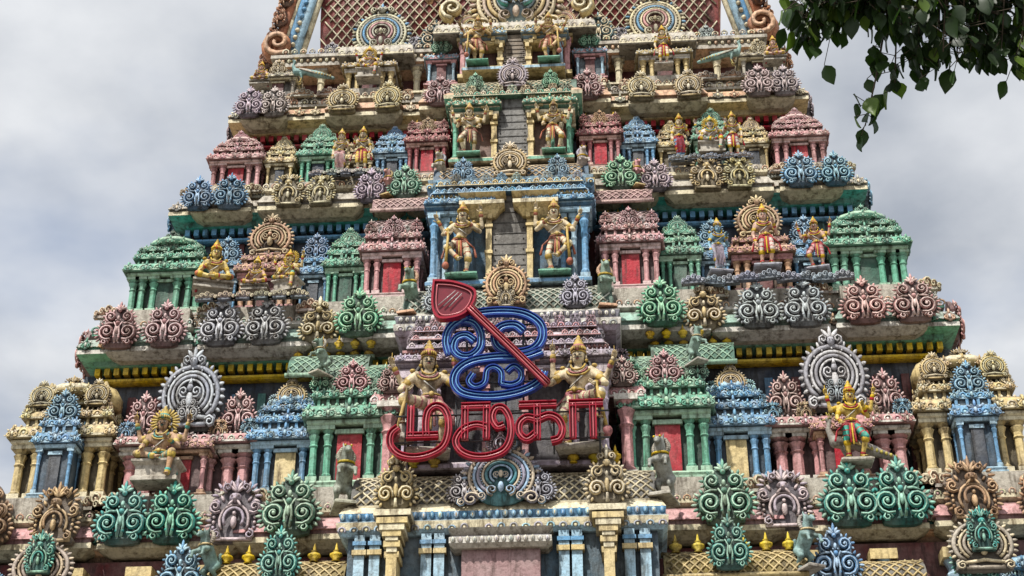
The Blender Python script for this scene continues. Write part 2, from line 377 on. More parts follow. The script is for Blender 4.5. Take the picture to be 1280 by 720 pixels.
def palmrow(g,key,items,h,wf=.8):
    z,y,hw,tz=EV[key]
    for x,p,pl,dy in items:
        for sx in ((1,-1) if x else (1,)):
            s=h*random.uniform(.95,1.04)
            g.add(p,(sx*x+random.uniform(-.02,.02),y-.14-dy,z+.0),(s*random.uniform(.9,1.0),s*.9,s),random.uniform(-.07,.07),pl,random.uniform(-.07,-.01))
    for sx in (1,-1):
        yy=y+1.0;i=0
        while yy<16:
            it=items[i%len(items)]; g.add(it[1],(sx*(hw+.1),yy,z),(h,h*.8,h),sx*math.pi/2,it[2]); yy+=h*1.15;i+=1
def bays(g,key,L,c1,c2):
    z,y,hw,tz=EV[key]
    for x,w,pr in L:
        for sx in (1,-1):
            stack(g,sx*x,y+.6,w/2,.6+pr,[(-.25,z-.14),(0,z-.02),(0,z+.09),(-.03,z+.11),(-.03,z+.19),(.02,z+.2),(0,z+.25),(-.1,z+.45),(-.2,z+.53),(-.1,z+.6),(-.1,z+.69),(-.2,z+.7),(-.2,tz-.003)],
              [mul(c1,.6),c1,c1,mul(c2,.5),c2,c2,c2,c2,c1,c1,stone,stone])
            row_of(g,PE_,sx*x-w/2+.05,sx*x+w/2-.05,y-pr+.06,z+.24,.16,.16,[[c2,c1],[c1,c2]],-.4)
            row_of(g,KU,sx*x-w/2+.15,sx*x+w/2-.15,y-pr+.1,z+.64,.2,.17,[[c1,c2],[peach,c1]])
# ---- core
g=G()
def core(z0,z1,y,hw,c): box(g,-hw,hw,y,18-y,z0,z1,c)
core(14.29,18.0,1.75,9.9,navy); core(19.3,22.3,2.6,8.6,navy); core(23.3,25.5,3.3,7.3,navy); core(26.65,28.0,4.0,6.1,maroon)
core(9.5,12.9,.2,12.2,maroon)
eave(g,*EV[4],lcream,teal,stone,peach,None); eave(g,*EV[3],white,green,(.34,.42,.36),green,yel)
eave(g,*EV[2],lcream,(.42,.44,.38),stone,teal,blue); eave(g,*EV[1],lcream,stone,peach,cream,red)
bays(g,4,[(9.7,2.4,.2),(6.95,2.9,.12),(4.75,1.6,.25),(3.35,1.7,.35)],lcream,pink)
bays(g,3,[(8.2,2.0,.12),(5.78,2.6,.1),(3.9,1.1,.2),(2.75,1.3,.35)],white,(.34,.50,.42))
bays(g,2,[(7.15,1.5,.1),(4.95,2.6,.12),(3.05,.9,.2),(2.15,1.0,.3)],lcream,stone)
bays(g,1,[(6.5,1.2,.1),(3.9,2.0,.12),(2.0,.9,.25)],lcream,peach)
for zz,yy,hw in ((16.2,1.74,9.6),(21.2,2.59,8.3),(24.7,3.29,7.0)):
    n=int(2*hw/.6)
    for i in range(n): 
        x=-hw+.3+i*2*hw/n; box(g,x-.09,x+.09,yy-.06,yy+.02,zz-1.2,zz+1.2,random.choice((mul(blue,.5),maroon,mul(teal,.4))))
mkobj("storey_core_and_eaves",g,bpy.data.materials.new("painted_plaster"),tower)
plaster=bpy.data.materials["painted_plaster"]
# ---- tier 4
g=G()
PK=pal(pink,(.76,.56,.54));GN=pal(green,lgreen);BL=pal(blue,lblue);CR=pal(cream,lcream);GY=pal(grey,(.64,.64,.67));TL=pal(teal,(.36,.64,.50));BR=pal(brown,(.68,.46,.28));LI=pal(lil,(.68,.56,.6));PE=pal(peach,(.74,.58,.36))
zt=14.3;y4=.45
for sx in (1,-1):
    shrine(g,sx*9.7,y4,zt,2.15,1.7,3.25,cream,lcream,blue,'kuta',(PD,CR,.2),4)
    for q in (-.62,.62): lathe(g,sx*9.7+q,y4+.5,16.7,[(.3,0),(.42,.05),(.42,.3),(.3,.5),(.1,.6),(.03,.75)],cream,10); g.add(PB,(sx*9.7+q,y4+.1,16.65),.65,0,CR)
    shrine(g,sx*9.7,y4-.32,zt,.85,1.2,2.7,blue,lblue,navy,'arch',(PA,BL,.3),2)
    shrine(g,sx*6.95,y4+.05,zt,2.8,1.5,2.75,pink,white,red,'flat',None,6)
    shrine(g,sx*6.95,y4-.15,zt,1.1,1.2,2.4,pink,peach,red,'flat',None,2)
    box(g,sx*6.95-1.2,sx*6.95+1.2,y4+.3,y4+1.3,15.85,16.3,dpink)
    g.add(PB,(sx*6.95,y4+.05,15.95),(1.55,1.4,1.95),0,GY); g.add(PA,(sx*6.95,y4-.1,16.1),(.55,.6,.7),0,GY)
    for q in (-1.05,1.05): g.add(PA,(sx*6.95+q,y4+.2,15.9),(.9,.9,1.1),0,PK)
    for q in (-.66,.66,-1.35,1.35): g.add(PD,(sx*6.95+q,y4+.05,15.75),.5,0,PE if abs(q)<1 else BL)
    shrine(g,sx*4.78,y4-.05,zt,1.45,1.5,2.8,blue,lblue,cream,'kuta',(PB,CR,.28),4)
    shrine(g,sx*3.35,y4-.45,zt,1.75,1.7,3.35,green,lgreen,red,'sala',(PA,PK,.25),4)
    pilaster(g,sx*2.5,y4-.45,zt,16.2,.13,pink,white); pilaster(g,sx*2.5,y4+.3,zt,16.2,.12,white,pink)
    kapota(g,sx*2.45,y4+.2,.38,.6,16.2,.3,.1,pink,white,.2)
    g.add(PA,(sx*2.45,y4-.5,16.45),.7,0,PK); g.add(PD,(sx*2.35,y4-.1,16.9),.7,0,LI)
    lattice(g,sx*4.0,y4+.1,17.25,.9,.65,.5,mul(green,.4),lgreen,.18,.02)
    for i in range(6): g.add(KA,(sx*4.0-.8+i*.32,y4+.65,17.92),.26,0,[yel])
    for x in (1.1+4.0,5.7,8.25,8.6,10.7): g.add(CL,(sx*x,-.05,13.95),(.6,.6,.9),0,[peach,lcream,stone])
def pavilion(g,y,z,hw,z1,c,c2,cf,door,dw,wall,dep=1.6):
    H=z1-z; zc=z+.66*H
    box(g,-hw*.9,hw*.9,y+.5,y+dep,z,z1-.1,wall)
    box(g,-dw,dw,y+.28,y+.52,z,z1-.05,door)
    for i in range(9):
        box(g,-dw+.03,dw-.03,y+.265,y+.279,z+i*.1*H,z+i*.1*H+.02,mul(door,.55))
        for s in (1,-1): sph(g,(s*dw*.8,y+.27,z+.05*H+i*.1*H),.02,mul(door,.3),5,3)
    for sx in (1,-1):
        box(g,sx*(dw+.07)-.065,sx*(dw+.07)+.065,y+.2,y+.5,z,zc,cf)
        for zz in (.0,.3,.55): box(g,sx*(dw+.07)-.09,sx*(dw+.07)+.09,y+.17,y+.5,z+zz*H,z+zz*H+.08,mul(cf,1.15))
        for q,r in ((.93,.075),(.8,.06),(.66,.06)):
            pilaster(g,sx*hw*q,y+.12 if q>.9 else y+.3,z,zc,r*hw/1.9,c if q!=.8 else c2,c2)
        pilaster(g,sx*hw*.93,y+.75,z,zc,.085,c,c2)
        x=sx*(dw+hw)/2;w2=(hw-dw)/2
        stack(g,x,y+.6,w2,.45,[(0,zc),(.05,zc+.03),(.05,zc+.1),(.0,zc+.12),(.08,zc+.2),(.08,zc+.24)],[c2,c2,c,mul(c,.5),c2])
        kapota(g,x,y+.6,w2,.5,zc+.24,.2,.12,c,c2,.15,True,.24)
        stack(g,x,y+.65,w2*.92,.44,[(0,zc+.44),(0,zc+.5),(.06,zc+.52),(.06,zc+.58)],[mul(c,.4),cf,cf])
        row_of(g,KU,x-w2*.9,x+w2*.9,y+.15,zc+.5,.16,.15,[[c2,cf],[cf,c]])
        for k in range(4): box(g,sx*(dw+.04+.1*k)-.05,sx*(dw+.04+.1*k)+.05+0,y+.1-.02*k,y+.4,zc-.12+.1*k,zc+.02+.1*k,cf)
    zz=zc+.58; hh=hw*.9; i=0
    while z1-zz>.12:
        t=min(.2,z1-zz)
        kapota(g,0,y+.7,hh,.5,zz,t*.8,.12,(c,c2,cf)[i%3],(c2,cf,c)[i%3],.15)
        row_of(g,PA if i%2 else PD,-hh,hh,y+.15,zz+t*.5,.34,.3,[pal(c,c2),pal(cf,c2)])
        zz+=t; hh*=.96; i+=1
    stack(g,0,y+.5,hw*.98,.62,[(0,z-.16),(.05,z-.14),(.05,z-.06),(0,z-.004)],[c2,c,c2])
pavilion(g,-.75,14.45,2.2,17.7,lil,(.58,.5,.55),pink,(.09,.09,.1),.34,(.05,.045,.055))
palmrow(g,4,[(9.25,PD,BR,.25),(10.6,PC,BR,.25),(7.87,PA,TL,.15),(6.86,PA,TL,.15),(5.57,PD,LI,.05),(4.37,PA,GN,.4)],1.42)
for sx in (1,-1): g.add(PC,(sx*2.06,-1.5,13.2),(1.1,.8,1.25),0,CR)
lattice(g,0,-1.3,13.3,3.0,.95,.9,mul(white,.16),lcream,.2,.026)
g.add(ME,(0,-1.5,13.82),(.62,.6,.56),0,[lcream,lblue,grey,(.10,.30,.32)])
g.add(PD,(0,-1.65,14.25),.65,0,GY)
for sx in (1,-1):
    g.add(PA,(sx*.72,-1.45,13.3),.75,0,GY)
    for i in range(3): g.add(KA,(sx*(1.4+i*.42),-.95,14.32),.3,0,[yel])
stack(g,0,-.4,3.1,1.0,[(0,12.7),(.1,12.8),(.12,12.95),(.05,13.0),(.08,13.15),(0,13.3)],[lblue,lcream,lblue,blue,lcream])
row_of(g,PE_,-3.1,3.1,-1.5,13.02,.16,.16,[[lblue,lcream],[blue,lblue]]); row_of(g,KU,-3.1,3.1,-1.5,12.72,.24,.18,[[grey,lcream],[lblue,lcream]])
mkobj("second_storey_shrines",g,plaster,tower)
# ---- tier 3
g=G();zt=19.35;y3=1.4
for sx in (1,-1):
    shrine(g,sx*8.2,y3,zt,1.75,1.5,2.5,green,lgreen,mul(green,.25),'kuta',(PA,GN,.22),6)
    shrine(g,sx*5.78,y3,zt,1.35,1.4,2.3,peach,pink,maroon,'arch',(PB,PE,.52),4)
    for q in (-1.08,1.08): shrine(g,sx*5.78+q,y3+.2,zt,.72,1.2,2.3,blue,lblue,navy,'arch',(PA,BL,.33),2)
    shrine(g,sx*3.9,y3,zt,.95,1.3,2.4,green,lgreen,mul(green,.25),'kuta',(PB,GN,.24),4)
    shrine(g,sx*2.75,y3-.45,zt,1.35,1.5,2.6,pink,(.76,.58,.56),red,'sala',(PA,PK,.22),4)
    lattice(g,sx*2.6,y3-.2,21.9,.72,.5,.4,mul(pink,.4),(.7,.5,.46),.17,.02)
    for x in (6.9,4.6,9.3): g.add(CL,(sx*x,1.0,19.1),(.5,.6,.8),0,[peach,lcream,stone])
pavilion(g,.35,19.35,1.85,22.2,blue,lblue,cream,(.14,.13,.115),.4,(.06,.13,.2))
for sx in (1,-1):
    stack(g,sx*.62,.85,.3,.35,[(0,21.15),(.1,21.3),(.22,21.4),(.22,21.5),(.1,21.55),(.25,21.7)],[cream,cream,lcream,cream,cream])
palmrow(g,3,[(8.9,PA,PK,.12),(7.83,PA,PK,.12),(6.55,PA,GY,.08),(5.52,PA,GY,.08),(4.33,PC,CR,.05),(3.38,PA,GN,.3)],1.2)
lattice(g,0,-.05,18.3,2.3,.95,.8,mul(green,.22),(.58,.6,.5),.18,.024)
g.add(PB,(0,-.25,18.35),(1.1,.9,1.25),0,PE); g.add(PD,(0,-.35,18.3),(.5,.5,.6),0,CR)
for sx in (1,-1): g.add(PA,(sx*1.5,-.2,18.3),(.75,.6,.85),0,GY)
stack(g,0,.6,2.35,.75,[(0,17.75),(.1,17.85),(.12,18.0),(.04,18.05),(.1,18.2),(0,18.3)],[lil,white,lil,grey,white])
row_of(g,KU,-2.3,2.3,-.25,17.8,.2,.19,[[white,lil],[grey,white]]); row_of(g,PE_,-2.3,2.3,-.25,18.08,.14,.14,[[white,lil]])
for sx in (1,-1):
    for i in range(4): g.add(KA,(sx*(3.1+i*.36),.75,18.0),.26,0,[yel])
mkobj("third_storey_shrines",g,plaster,tower)
# ---- tier 2
g=G();zt=23.35;y2=2.3
for sx in (1,-1):
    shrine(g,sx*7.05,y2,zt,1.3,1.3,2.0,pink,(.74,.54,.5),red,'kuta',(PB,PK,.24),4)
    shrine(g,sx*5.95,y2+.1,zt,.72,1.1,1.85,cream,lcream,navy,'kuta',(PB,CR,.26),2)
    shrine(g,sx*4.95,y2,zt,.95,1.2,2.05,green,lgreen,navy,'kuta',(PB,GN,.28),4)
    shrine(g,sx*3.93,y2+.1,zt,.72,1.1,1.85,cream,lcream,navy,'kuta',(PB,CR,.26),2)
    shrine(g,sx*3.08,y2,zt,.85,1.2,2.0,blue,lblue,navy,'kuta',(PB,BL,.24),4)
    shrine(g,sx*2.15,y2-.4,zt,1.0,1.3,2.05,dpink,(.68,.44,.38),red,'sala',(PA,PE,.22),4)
    for x in (6.5,8.0): g.add(CL,(sx*x,2.0,23.1),(.45,.5,.6),0,[peach,lcream,stone])
pavilion(g,1.35,23.35,1.5,25.5,green,lcream,cream,(.16,.155,.145),.38,(.16,.08,.06))
palmrow(g,2,[(7.72,PA,BL,.1),(6.9,PA,BL,.1),(5.45,PD,CR,.1),(4.68,PD,CR,.1),(3.43,PA,LI,.15),(2.6,PA,GN,.25)],.98)
lattice(g,0,1.0,22.5,1.85,.72,.7,mul(blue,.25),(.68,.54,.36),.17,.02)
g.add(PB,(0,.85,22.45),(.98,.8,1.0),0,CR)
for sx in (1,-1): g.add(PA,(sx*1.12,.88,22.45),(.6,.5,.65),0,BL)
stack(g,0,1.7,1.9,.8,[(0,22.15),(.08,22.25),(.1,22.35),(.03,22.38),(.06,22.48),(0,22.5)],[blue,cream,blue,lblue,cream])
row_of(g,KU,-1.9,1.9,.8,22.17,.17,.16,[[lblue,cream],[cream,blue]])
mkobj("fourth_storey_shrines",g,plaster,tower)
# ---- tier 1 (neck)
g=G();zt=26.7;y1=3.0
for sx in (1,-1):
    for x in (6.2,5.3,4.4,3.5,2.7): pilaster(g,sx*x,y1+.55,zt,28.0,.09,lcream,stone)
    shrine(g,sx*6.35,y1,zt,1.0,1.0,1.5,stone,lcream,maroon,'flat',None,2)
    shrine(g,sx*3.9,y1,zt,1.3,1.0,1.9,cream,white,maroon,'flat',None,4)
    shrine(g,sx*1.95,y1-.3,zt,.8,1.1,1.75,lblue,pink,maroon,'flat',None,2)
    g.add(PA,(sx*1.95,y1-.35,27.7),.6,0,GN); g.add(PA,(sx*6.35,y1,27.5),.5,0,CR)
    for x in (4.9,5.6): g.add(CL,(sx*x,2.75,26.55),(.5,.5,.6),0,[peach,stone,stone])
    pilaster(g,sx*1.35,y1-.45,zt,28,.09,pink,cream)
pavilion(g,2.1,26.7,1.3,28.05,lblue,cream,cream,(.2,.15,.1),.3,(.12,.05,.045))
palmrow(g,1,[(6.85,PA,LI,.1),(6.2,PA,pal((.52,.44,.42)),.1),(4.45,PB,CR,.1),(3.25,PB,CR,.12),(1.88,PA,PK,.25)],.92)
lattice(g,0,1.9,25.75,1.6,.65,.6,mul(green,.3),lcream,.16,.018)
g.add(PB,(0,1.75,25.75),(.85,.8,.95),0,LI)
for sx in (1,-1): g.add(PA,(sx*.95,1.8,25.75),(.5,.5,.6),0,GN)
stack(g,0,2.5,1.65,.7,[(0,25.45),(.08,25.52),(.1,25.62),(0,25.75)],[green,lcream,peach])
mkobj("fifth_storey_shrines",g,plaster,tower)
# ---- roof
g=G()
stack(g,0,9,6.6,5.7,[(-.9,27.85),(0,28.0),(0,28.12),(-.08,28.14),(-.05,28.22),(.06,28.26),(.06,28.36),(-.1,28.42),(-.3,28.6)],[peach,stone,mul(stone,.5),lcream,stone,stone,lblue,stone])
row_of(g,KU,-6.5,6.5,3.25,28.36,.24,.2,[[stone,lcream],[lcream,peach]]); row_of(g,PE_,-6.5,6.5,3.28,28.12,.17,.15,[[lcream,stone],[peach,lcream]])
for sx in (1,-1):
    kapota(g,sx*3.75,3.7,.9,.7,27.95,.4,.12,stone,lcream,.2)
kapota(g,0,3.2,2.0,.8,28.05,.4,.14,stone,lcream,.2)
def RS(u,v,o=0):
    a=math.radians(-28+118*v)
    return (u,9-(5.3+o)*math.cos(a),30.9+(4.6+o)*math.sin(a)*1.12)
vs=np.linspace(0,1,24); R=[[RS(-5.5,v),RS(5.5,v)] for v in vs]; R+=[[(p[0][0],18-p[0][1],p[0][2]),(p[1][0],18-p[1][1],p[1][2])] for p in R[::-1]]
g.grid(R,(.24,.045,.04),False)
for sx in (1,-1):
    E=[r[0 if sx<0 else 1] for r in R]; g.grid([E,E],peach,True,True)
k=8.5
for d in (1,-1):
    for i in range(71):
        u0=-5.5-(k if d==1 else 0)+i*.27
        pts=[RS(u0+d*k*v,v,.02) for v in np.linspace(0,1,22) if -5.5<=u0+d*k*v<=5.5]
        if len(pts)>1: ftube(g,pts,[.026],mul(lcream,random.uniform(.6,.95)),4)
for sx in (1,-1):
    fl=lambda v: .85*max(0,1-max(v,-.05)/.32)**1.5
    for dx,o,c,r in ((0,.1,lcream,.1),(.18,.15,lblue,.16),(.36,.18,blue,.13),(.52,.15,lcream,.08),(.72,.05,(.5,.2,.11),.2)):
        P=[]
        for v in np.linspace(-.03,1,34):
            p=RS(5.35+dx+fl(v),v,o); P.append((sx*p[0],p[1],p[2]))
        P+= [(p[0],18-p[1],p[2]) for p in P[::-1]]
        ftube(g,P,[r],c,7)
    for v in np.linspace(-.02,.6,34):
        p=RS(5.63+fl(v),v,.28); sph(g,(sx*p[0],p[1],p[2]),.075,lcream if int(v*100)%2 else blue,7,4)
    for v in np.linspace(-.02,.6,12):
        p=RS(6.25+fl(v),v,.15); g.add(PC,(sx*p[0],p[1]-.1,p[2]-.3),(.6,.8,.75),sx*.5,pal((.5,.22,.12),peach)); 
    vol(g,6.55,28.95,.45,.08,-120,1.4,sx,[.2,.1],(.5,.24,.14),peach,3.6,18)
g.add(ME,(0,3.25,29.75),(1.02,1.1,.98),0,[lcream,(.55,.46,.38),cream,lblue])
for s_ in (1,-1): vol(g,.22,29.75,.3,.05,-90,1.4,s_,[.07,.05],teal,lblue,2.88,16)
for sx in (1,-1):
    g.add(ME,(sx*3.75,3.75,29.3),(.66,.7,.66),0,[lcream,(.55,.5,.4),blue,pink])
    g.add(PA,(sx*2.2,3.5,28.5),1.0,0,pal((.26,.42,.44),lcream)); g.add(PD,(sx*2.75,3.6,28.5),.6,0,GY); g.add(PA,(sx*5.1,3.7,28.5),.6,0,GY)
    g.add(ME,(sx*1.25,3.3,29.1),(.34,.4,.36),0,[peach,lcream,pink,cream])
    vol(g,1.75,29.6,.35,.06,-90,1.5,sx,[.12,.07],cream,lcream,3.2,16); vol(g,2.2,30.2,.3,.06,-60,1.5,sx,[.1,.06],peach,lcream,3.2,16)
mkobj("barrel_roof",g,plaster,tower)
# ---- tier 5 and base
g=G()
for sx in (1,-1):
    shrine(g,sx*10.4,-.3,9.6,2.2,1.5,3.1,blue,lblue,red,'kuta'); 
    for x in (8.8,7.4,6.1,4.8): pilaster(g,sx*x,-.1,9.6,12.6,.14,lblue,cream)
    for x,p in ((9.05,TL),(6.4,BL),(11.6,TL)): g.add(PA,(sx*x,-.75,11.75),(1.05,.9,1.2),0,p)
    g.add(PA,(sx*4.35,-1.15,11.95),(.9,.8,1.1),0,TL); g.add(PB,(sx*9.15,-.95,11.85),(1.4,1,1.25),0,pal(stone,lcream)); g.add(PD,(sx*9.15,-1.15,12.2),(.7,.7,.9),0,TL)
    lattice(g,sx*4.45,-.95,11.9,1.35,.6,.5,mul(yel,.3),cream,.2,.025)
    for i in range(6): g.add(KA,(sx*4.45-1.1+i*.44,-.6,12.5),.32,0,[yel])
    lattice(g,sx*7.2,-.75,11.8,.9,.5,.5,mul(stone,.3),cream,.2,.025)
    for x in (2.75,2.45,1.45,1.2): 
        box(g,sx*x-.1,sx*x+.1,-1.45,-1.0,9.6,12.72,lblue); box(g,sx*x-.14,sx*x+.14,-1.5,-1.0,12.3,12.4,cream); box(g,sx*x-.13,sx*x+.13,-1.48,-1.0,12.5,12.58,blue)
    for x in (2.06,):
        box(g,sx*x-.1,sx*x+.1,-1.85,-1.3,9.6,12.1,cream)
        for i,(w,z) in enumerate(((.14,12.1),(.1,12.2),(.16,12.3),(.12,12.42),(.18,12.5),(.24,12.62),(.3,12.75),(.36,12.9))): box(g,sx*x-w,sx*x+w,-1.85-.02*i,-1.3,z,z+.12,(cream,lcream)[i%2])
box(g,-3.0,3.0,-1.3,.4,9.6,12.71,(.07,.12,.16))
box(g,-.75,.75,-1.6,-1.25,9.6,12.3,(.33,.2,.2)); stack(g,0,-1.4,.9,.3,[(0,12.3),(.08,12.38),(.08,12.5),(.0,12.55),(.1,12.68)],[stone,white,grey,stone])
row_of(g,PE_,-.9,.9,-1.8,12.4,.14,.13,[[white,grey]])
stack(g,0,9,12.6,9.3,[(-.3,9.0),(0,9.1),(.1,9.3),(0,9.55),(-.3,9.6)],stone)
gr=(.3,.28,.25)
for sx in (1,-1):
    box(g,min(sx*2.2,sx*12),max(sx*2.2,sx*12),0,18,0,9.0,gr)
    for x in (3,4.6,6.2,7.8,9.4,11): box(g,sx*x-.25,sx*x+.25,-.25,-.003,.9,8.4,mul(gr,1.15))
    box(g,min(sx*2.2,sx*12.1),max(sx*2.2,sx*12.1),-.45,-.26,0,.9,mul(gr,.9))
box(g,-2.19,2.19,0.05,18,6.5,8.99,mul(gr,.9))
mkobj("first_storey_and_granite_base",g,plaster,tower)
# ------------------------------------------------------------------ figures
def remesh(parts,vox):
    g=G()
    for p in parts: capsule(g,p[0],p[1],p[2],p[3],0,10)
    o=mkobj("tmp",g,plaster); m=o.modifiers.new("r",'REMESH');m.mode='VOXEL';m.voxel_size=vox
    s=o.modifiers.new("s",'SMOOTH');s.factor=.5;s.iterations=2
    dg=bpy.context.evaluated_depsgraph_get(); ev=o.evaluated_get(dg); me=ev.to_mesh()
    V=np.empty(len(me.vertices)*3);me.vertices.foreach_get("co",V);V=V.reshape(-1,3)
    L=np.empty(len(me.loops),np.int32);me.loops.foreach_get("vertex_index",L)
    N=np.empty(len(me.polygons),np.int32);me.polygons.foreach_get("loop_total",N)
    C=np.empty(len(me.polygons)*3);me.polygons.foreach_get("center",C);C=C.reshape(-1,3)
    ev.to_mesh_clear(); bpy.data.objects.remove(o)
    best=np.full(len(C),1e9);K=np.zeros((len(C),3));K[:,1]=1
    for a,b,ra,rb,k in parts:
        a=np.array(a,float);b=np.array(b,float);d=b-a;l2=max(1e-9,d@d)
        t=np.clip(((C-a)@d)/l2,0,1);q=np.linalg.norm(C-(a+t[:,None]*d),axis=1)-(ra+(rb-ra)*t)
        w=q<best;best[w]=q[w]
        if k==1:
            tt=t[w]*np.sqrt(l2); K[w,0]=np.where((tt%.085)<.02,4,1)
        else: K[w,0]=k
    out=G();out.raw(V,L,N,K,np.ones(len(N),bool));return out
# slots: 0 skin 1 cloth 2 gold 3 black 4 sash 5 white 6 base
def figure(arms,legs,dz=0,hx=0,skirt=False,tache=True,halo=False,props=(),vox=.016,extra=(),tilt=0):
    T=lambda x,y,z:(x+hx*(z-.5)*-0.3,y,z+dz)
    P=[(T(-.045+hx,0,.53),T(.045+hx,0,.53),.078,.078,1),(T(hx,0,.56),T(hx*.5,0,.66),.075,.068,0),(T(-.055,0,.745),T(.055,0,.745),.083,.083,0),
       (T(0,-.01,.66),T(0,0,.74),.07,.08,0),(T(-.125,0,.8),T(.125,0,.8),.048,.048,0),(T(0,0,.8),T(0,-.005,.88),.042,.036,0),
       (T(0,-.01,.915),T(0,-.012,.965),.062,.07,0),(T(0,-.035,.9),T(0,-.05,.9),.038,.032,0)]
    g=G()
    for sh,el,wr in arms:
        sh,el,wr=T(*sh),T(*el),T(*wr)
        P+=[(sh,el,.045,.036,0),(el,wr,.035,.024,0)]
        d=np.array(wr)-np.array(el);d/=np.linalg.norm(d);e=np.array(wr)+d*.045
        P.append((wr,tuple(e),.022,.026,0))
        s=np.cross(d,[0,1,0.1]);s/=np.linalg.norm(s)+1e-9
        for i,(o,l) in enumerate(((-.02,.045),(-.007,.055),(.007,.052),(.02,.04))):
            b=e+s*o+d*.015; capsule(g,b,b+d*l*.6+np.array([0,-.008,0]),.0085,.008,0,5); capsule(g,b+d*l*.6+np.array([0,-.008,0]),b+d*l+np.array([0,-.022,0]),.008,.006,0,5)
        b=np.array(wr)+d*.02-s*.024; capsule(g,b,b-s*.03+d*.03,.01,.007,0,5)
        capsule(g,np.array(wr)-d*.012,np.array(wr)-d*.002,.031,.031,2,8); capsule(g,np.array(wr)-d*.04,np.array(wr)-d*.034,.032,.032,4,8)
        m=np.array(sh)*.45+np.array(el)*.55; dd=np.array(el)-np.array(sh);dd/=np.linalg.norm(dd); capsule(g,m,m+dd*.012,.045,.045,2,8)
    for hp,kn,an,toe in legs:
        hp=(hp[0]+hx,hp[1],hp[2])
        P+=[(hp,kn,.076,.052,1),(kn,an,.048,.03,0),((an[0],an[1],an[2]-.005),toe,.03,.02,0)]
        for f,r,k in ((.93,.04,2),(.85,.04,4),(.12,.056,2)):
            a=np.array(an)*f+np.array(kn)*(1-f); capsule(g,a,a+(np.array(an)-np.array(kn))*.03,r,r-.001,k,8)
        for i in range(5):
            t=np.array(toe)+np.array([(i-2)*.011,0,0]); capsule(g,t,t+np.array([0,-.02,-.004]),.008,.006,0,4)
    if skirt:
        P+=[(T(0,0,.5),T(0,0,.12),.085,.1,1),(T(-.05,0,.3),T(.05,0,.3),.08,.08,1)]
        for i in range(-3,4): capsule(g,T(i*.022,-.085,.48),T(i*.03,-.105,.1),.008,.01,4,4)
    else:
        for i in (-1,0,1): capsule(g,T(hx+i*.02,-.08,.5),(hx+i*.035,-.1,.5+dz-.3+.03*abs(i) if dz==0 else dz+.42),.018,.014,(4,2,4)[i+1],6)
        for sx in (1,-1): 
            capsule(g,T(sx*.07+hx,-.05,.53),T(sx*.2+hx,-.03,.42),.02,.012,4,5); capsule(g,T(sx*.2+hx,-.03,.42),T(sx*.23+hx,-.03,.28),.012,.022,4,5)
    P+=list(extra)
    body=remesh(P,vox); g2=G(); g2.add(body); g2.add(g.fin())
    g=g2
    x,y,z=T(0,-.012,.965)
    lathe(g,x,y+.01,z+.02,[(.074,0),(.08,.015),(.07,.03),(.072,.05),(.06,.06),(.062,.09),(.048,.1),(.05,.125),(.034,.135),(.036,.155),(.018,.17),(.022,.185),(.004,.215)],[2,4,2,2,4,2,2,4,2,2,2,2],10)
    sph(g,(x,y-.07,z+.055),(.02,.015,.03),4,6,4)
    for i in range(9):
        a=math.pi*(1.05+.9*i/8); lobe(g,x+.07*math.cos(a),z+.04,math.pi/2,.045,.014,2,y+.075*math.sin(a))
    capsule(g,(x,y+.03,z-.07),(x,y+.035,z),.066,.07,3,8)
    for s in (1,-1):
        sph(g,(x+s*.026,y-.063,z-.01),(.016,.009,.009),5,6,4); sph(g,(x+s*.026,y-.071,z-.01),(.007,.004,.007),3,5,3)
        capsule(g,(x+s*.011,y-.07,z+.008),(x+s*.044,y-.06,z+.013),.0035,.003,3,4)
        sph(g,(x+s*.073,y+.005,z-.02),(.011,.018,.028),0,6,4); sph(g,(x+s*.078,y,z-.06),.02,2,6,4)
        if tache: capsule(g,(x+s*.004,y-.073,z-.048),(x+s*.042,y-.058,z-.042),.008,.003,3,5)
        capsule(g,T(s*.09,.03,.9),T(s*.13,.0,.83),.025,.015,3,5)
        sph(g,T(s*.155,-.02,.84),(.032,.032,.022),2,6,4)
    capsule(g,(x,y-.068,z-.008),(x,y-.08,z-.034),.007,.011,0,6)
    sph(g,(x,y-.067,z-.06),(.018,.008,.007),4,6,3)
    for rr,zz,w,k in ((.07,.825,.011,2),(.09,.79,.01,4),(.11,.765,.012,2)):
        P=[T(rr*math.cos(a),-.045-.05*abs(math.sin(a)),zz+.03-.08*math.sin(a)) for a in np.linspace(0,math.pi,9)]
        ftube(g,P,[w],k,5)
    for zz,k in ((.575,2),(.55,4)): ftube(g,[T(hx+.09*math.cos(a),.076*math.sin(a),zz) for a in np.linspace(0,2*math.pi,13)],[.015],k,5)
    sph(g,T(hx,-.09,.57),(.03,.02,.03),2,6,4)
    ftube(g,[T(.1,-.03,.8),T(0.04,-.09,.7),T(-.08,-.07,.6)],[.008],5,4)
    if halo:
        for a in np.linspace(-.6,math.pi+.6,17): 
            p0=(x+.11*math.cos(a),y+.06,z+.04+.11*math.sin(a));p1=(x+.17*math.cos(a),y+.06,z+.04+.17*math.sin(a)); capsule(g,p0,p1,.022,.014,2,5)
    for p in props: p(g,T)
    return g.fin()
def club(a,b):
    def f(g,T): 
        ftube(g,[T(*a),T(*[(p+q)/2 for p,q in zip(a,b)]),T(*b)],[.016,.018,.022],2,6)
        sph(g,T(*b),(.05,.05,.06),4,8,5)
    return f
def held(p,k=2):
    def f(g,T):
        x,y,z=T(*p); sph(g,(x,y,z),(.03,.02,.045),k,7,4); capsule(g,(x,y,z-.05),(x,y,z+.09),.008,.004,k,5)
    return f
def pedestal(k=6):
    def f(g,T): stack(g,0,0,.2,.14,[(0,-.07),(.02,-.05),(.02,-.03),(-.02,0)],k)
    return f
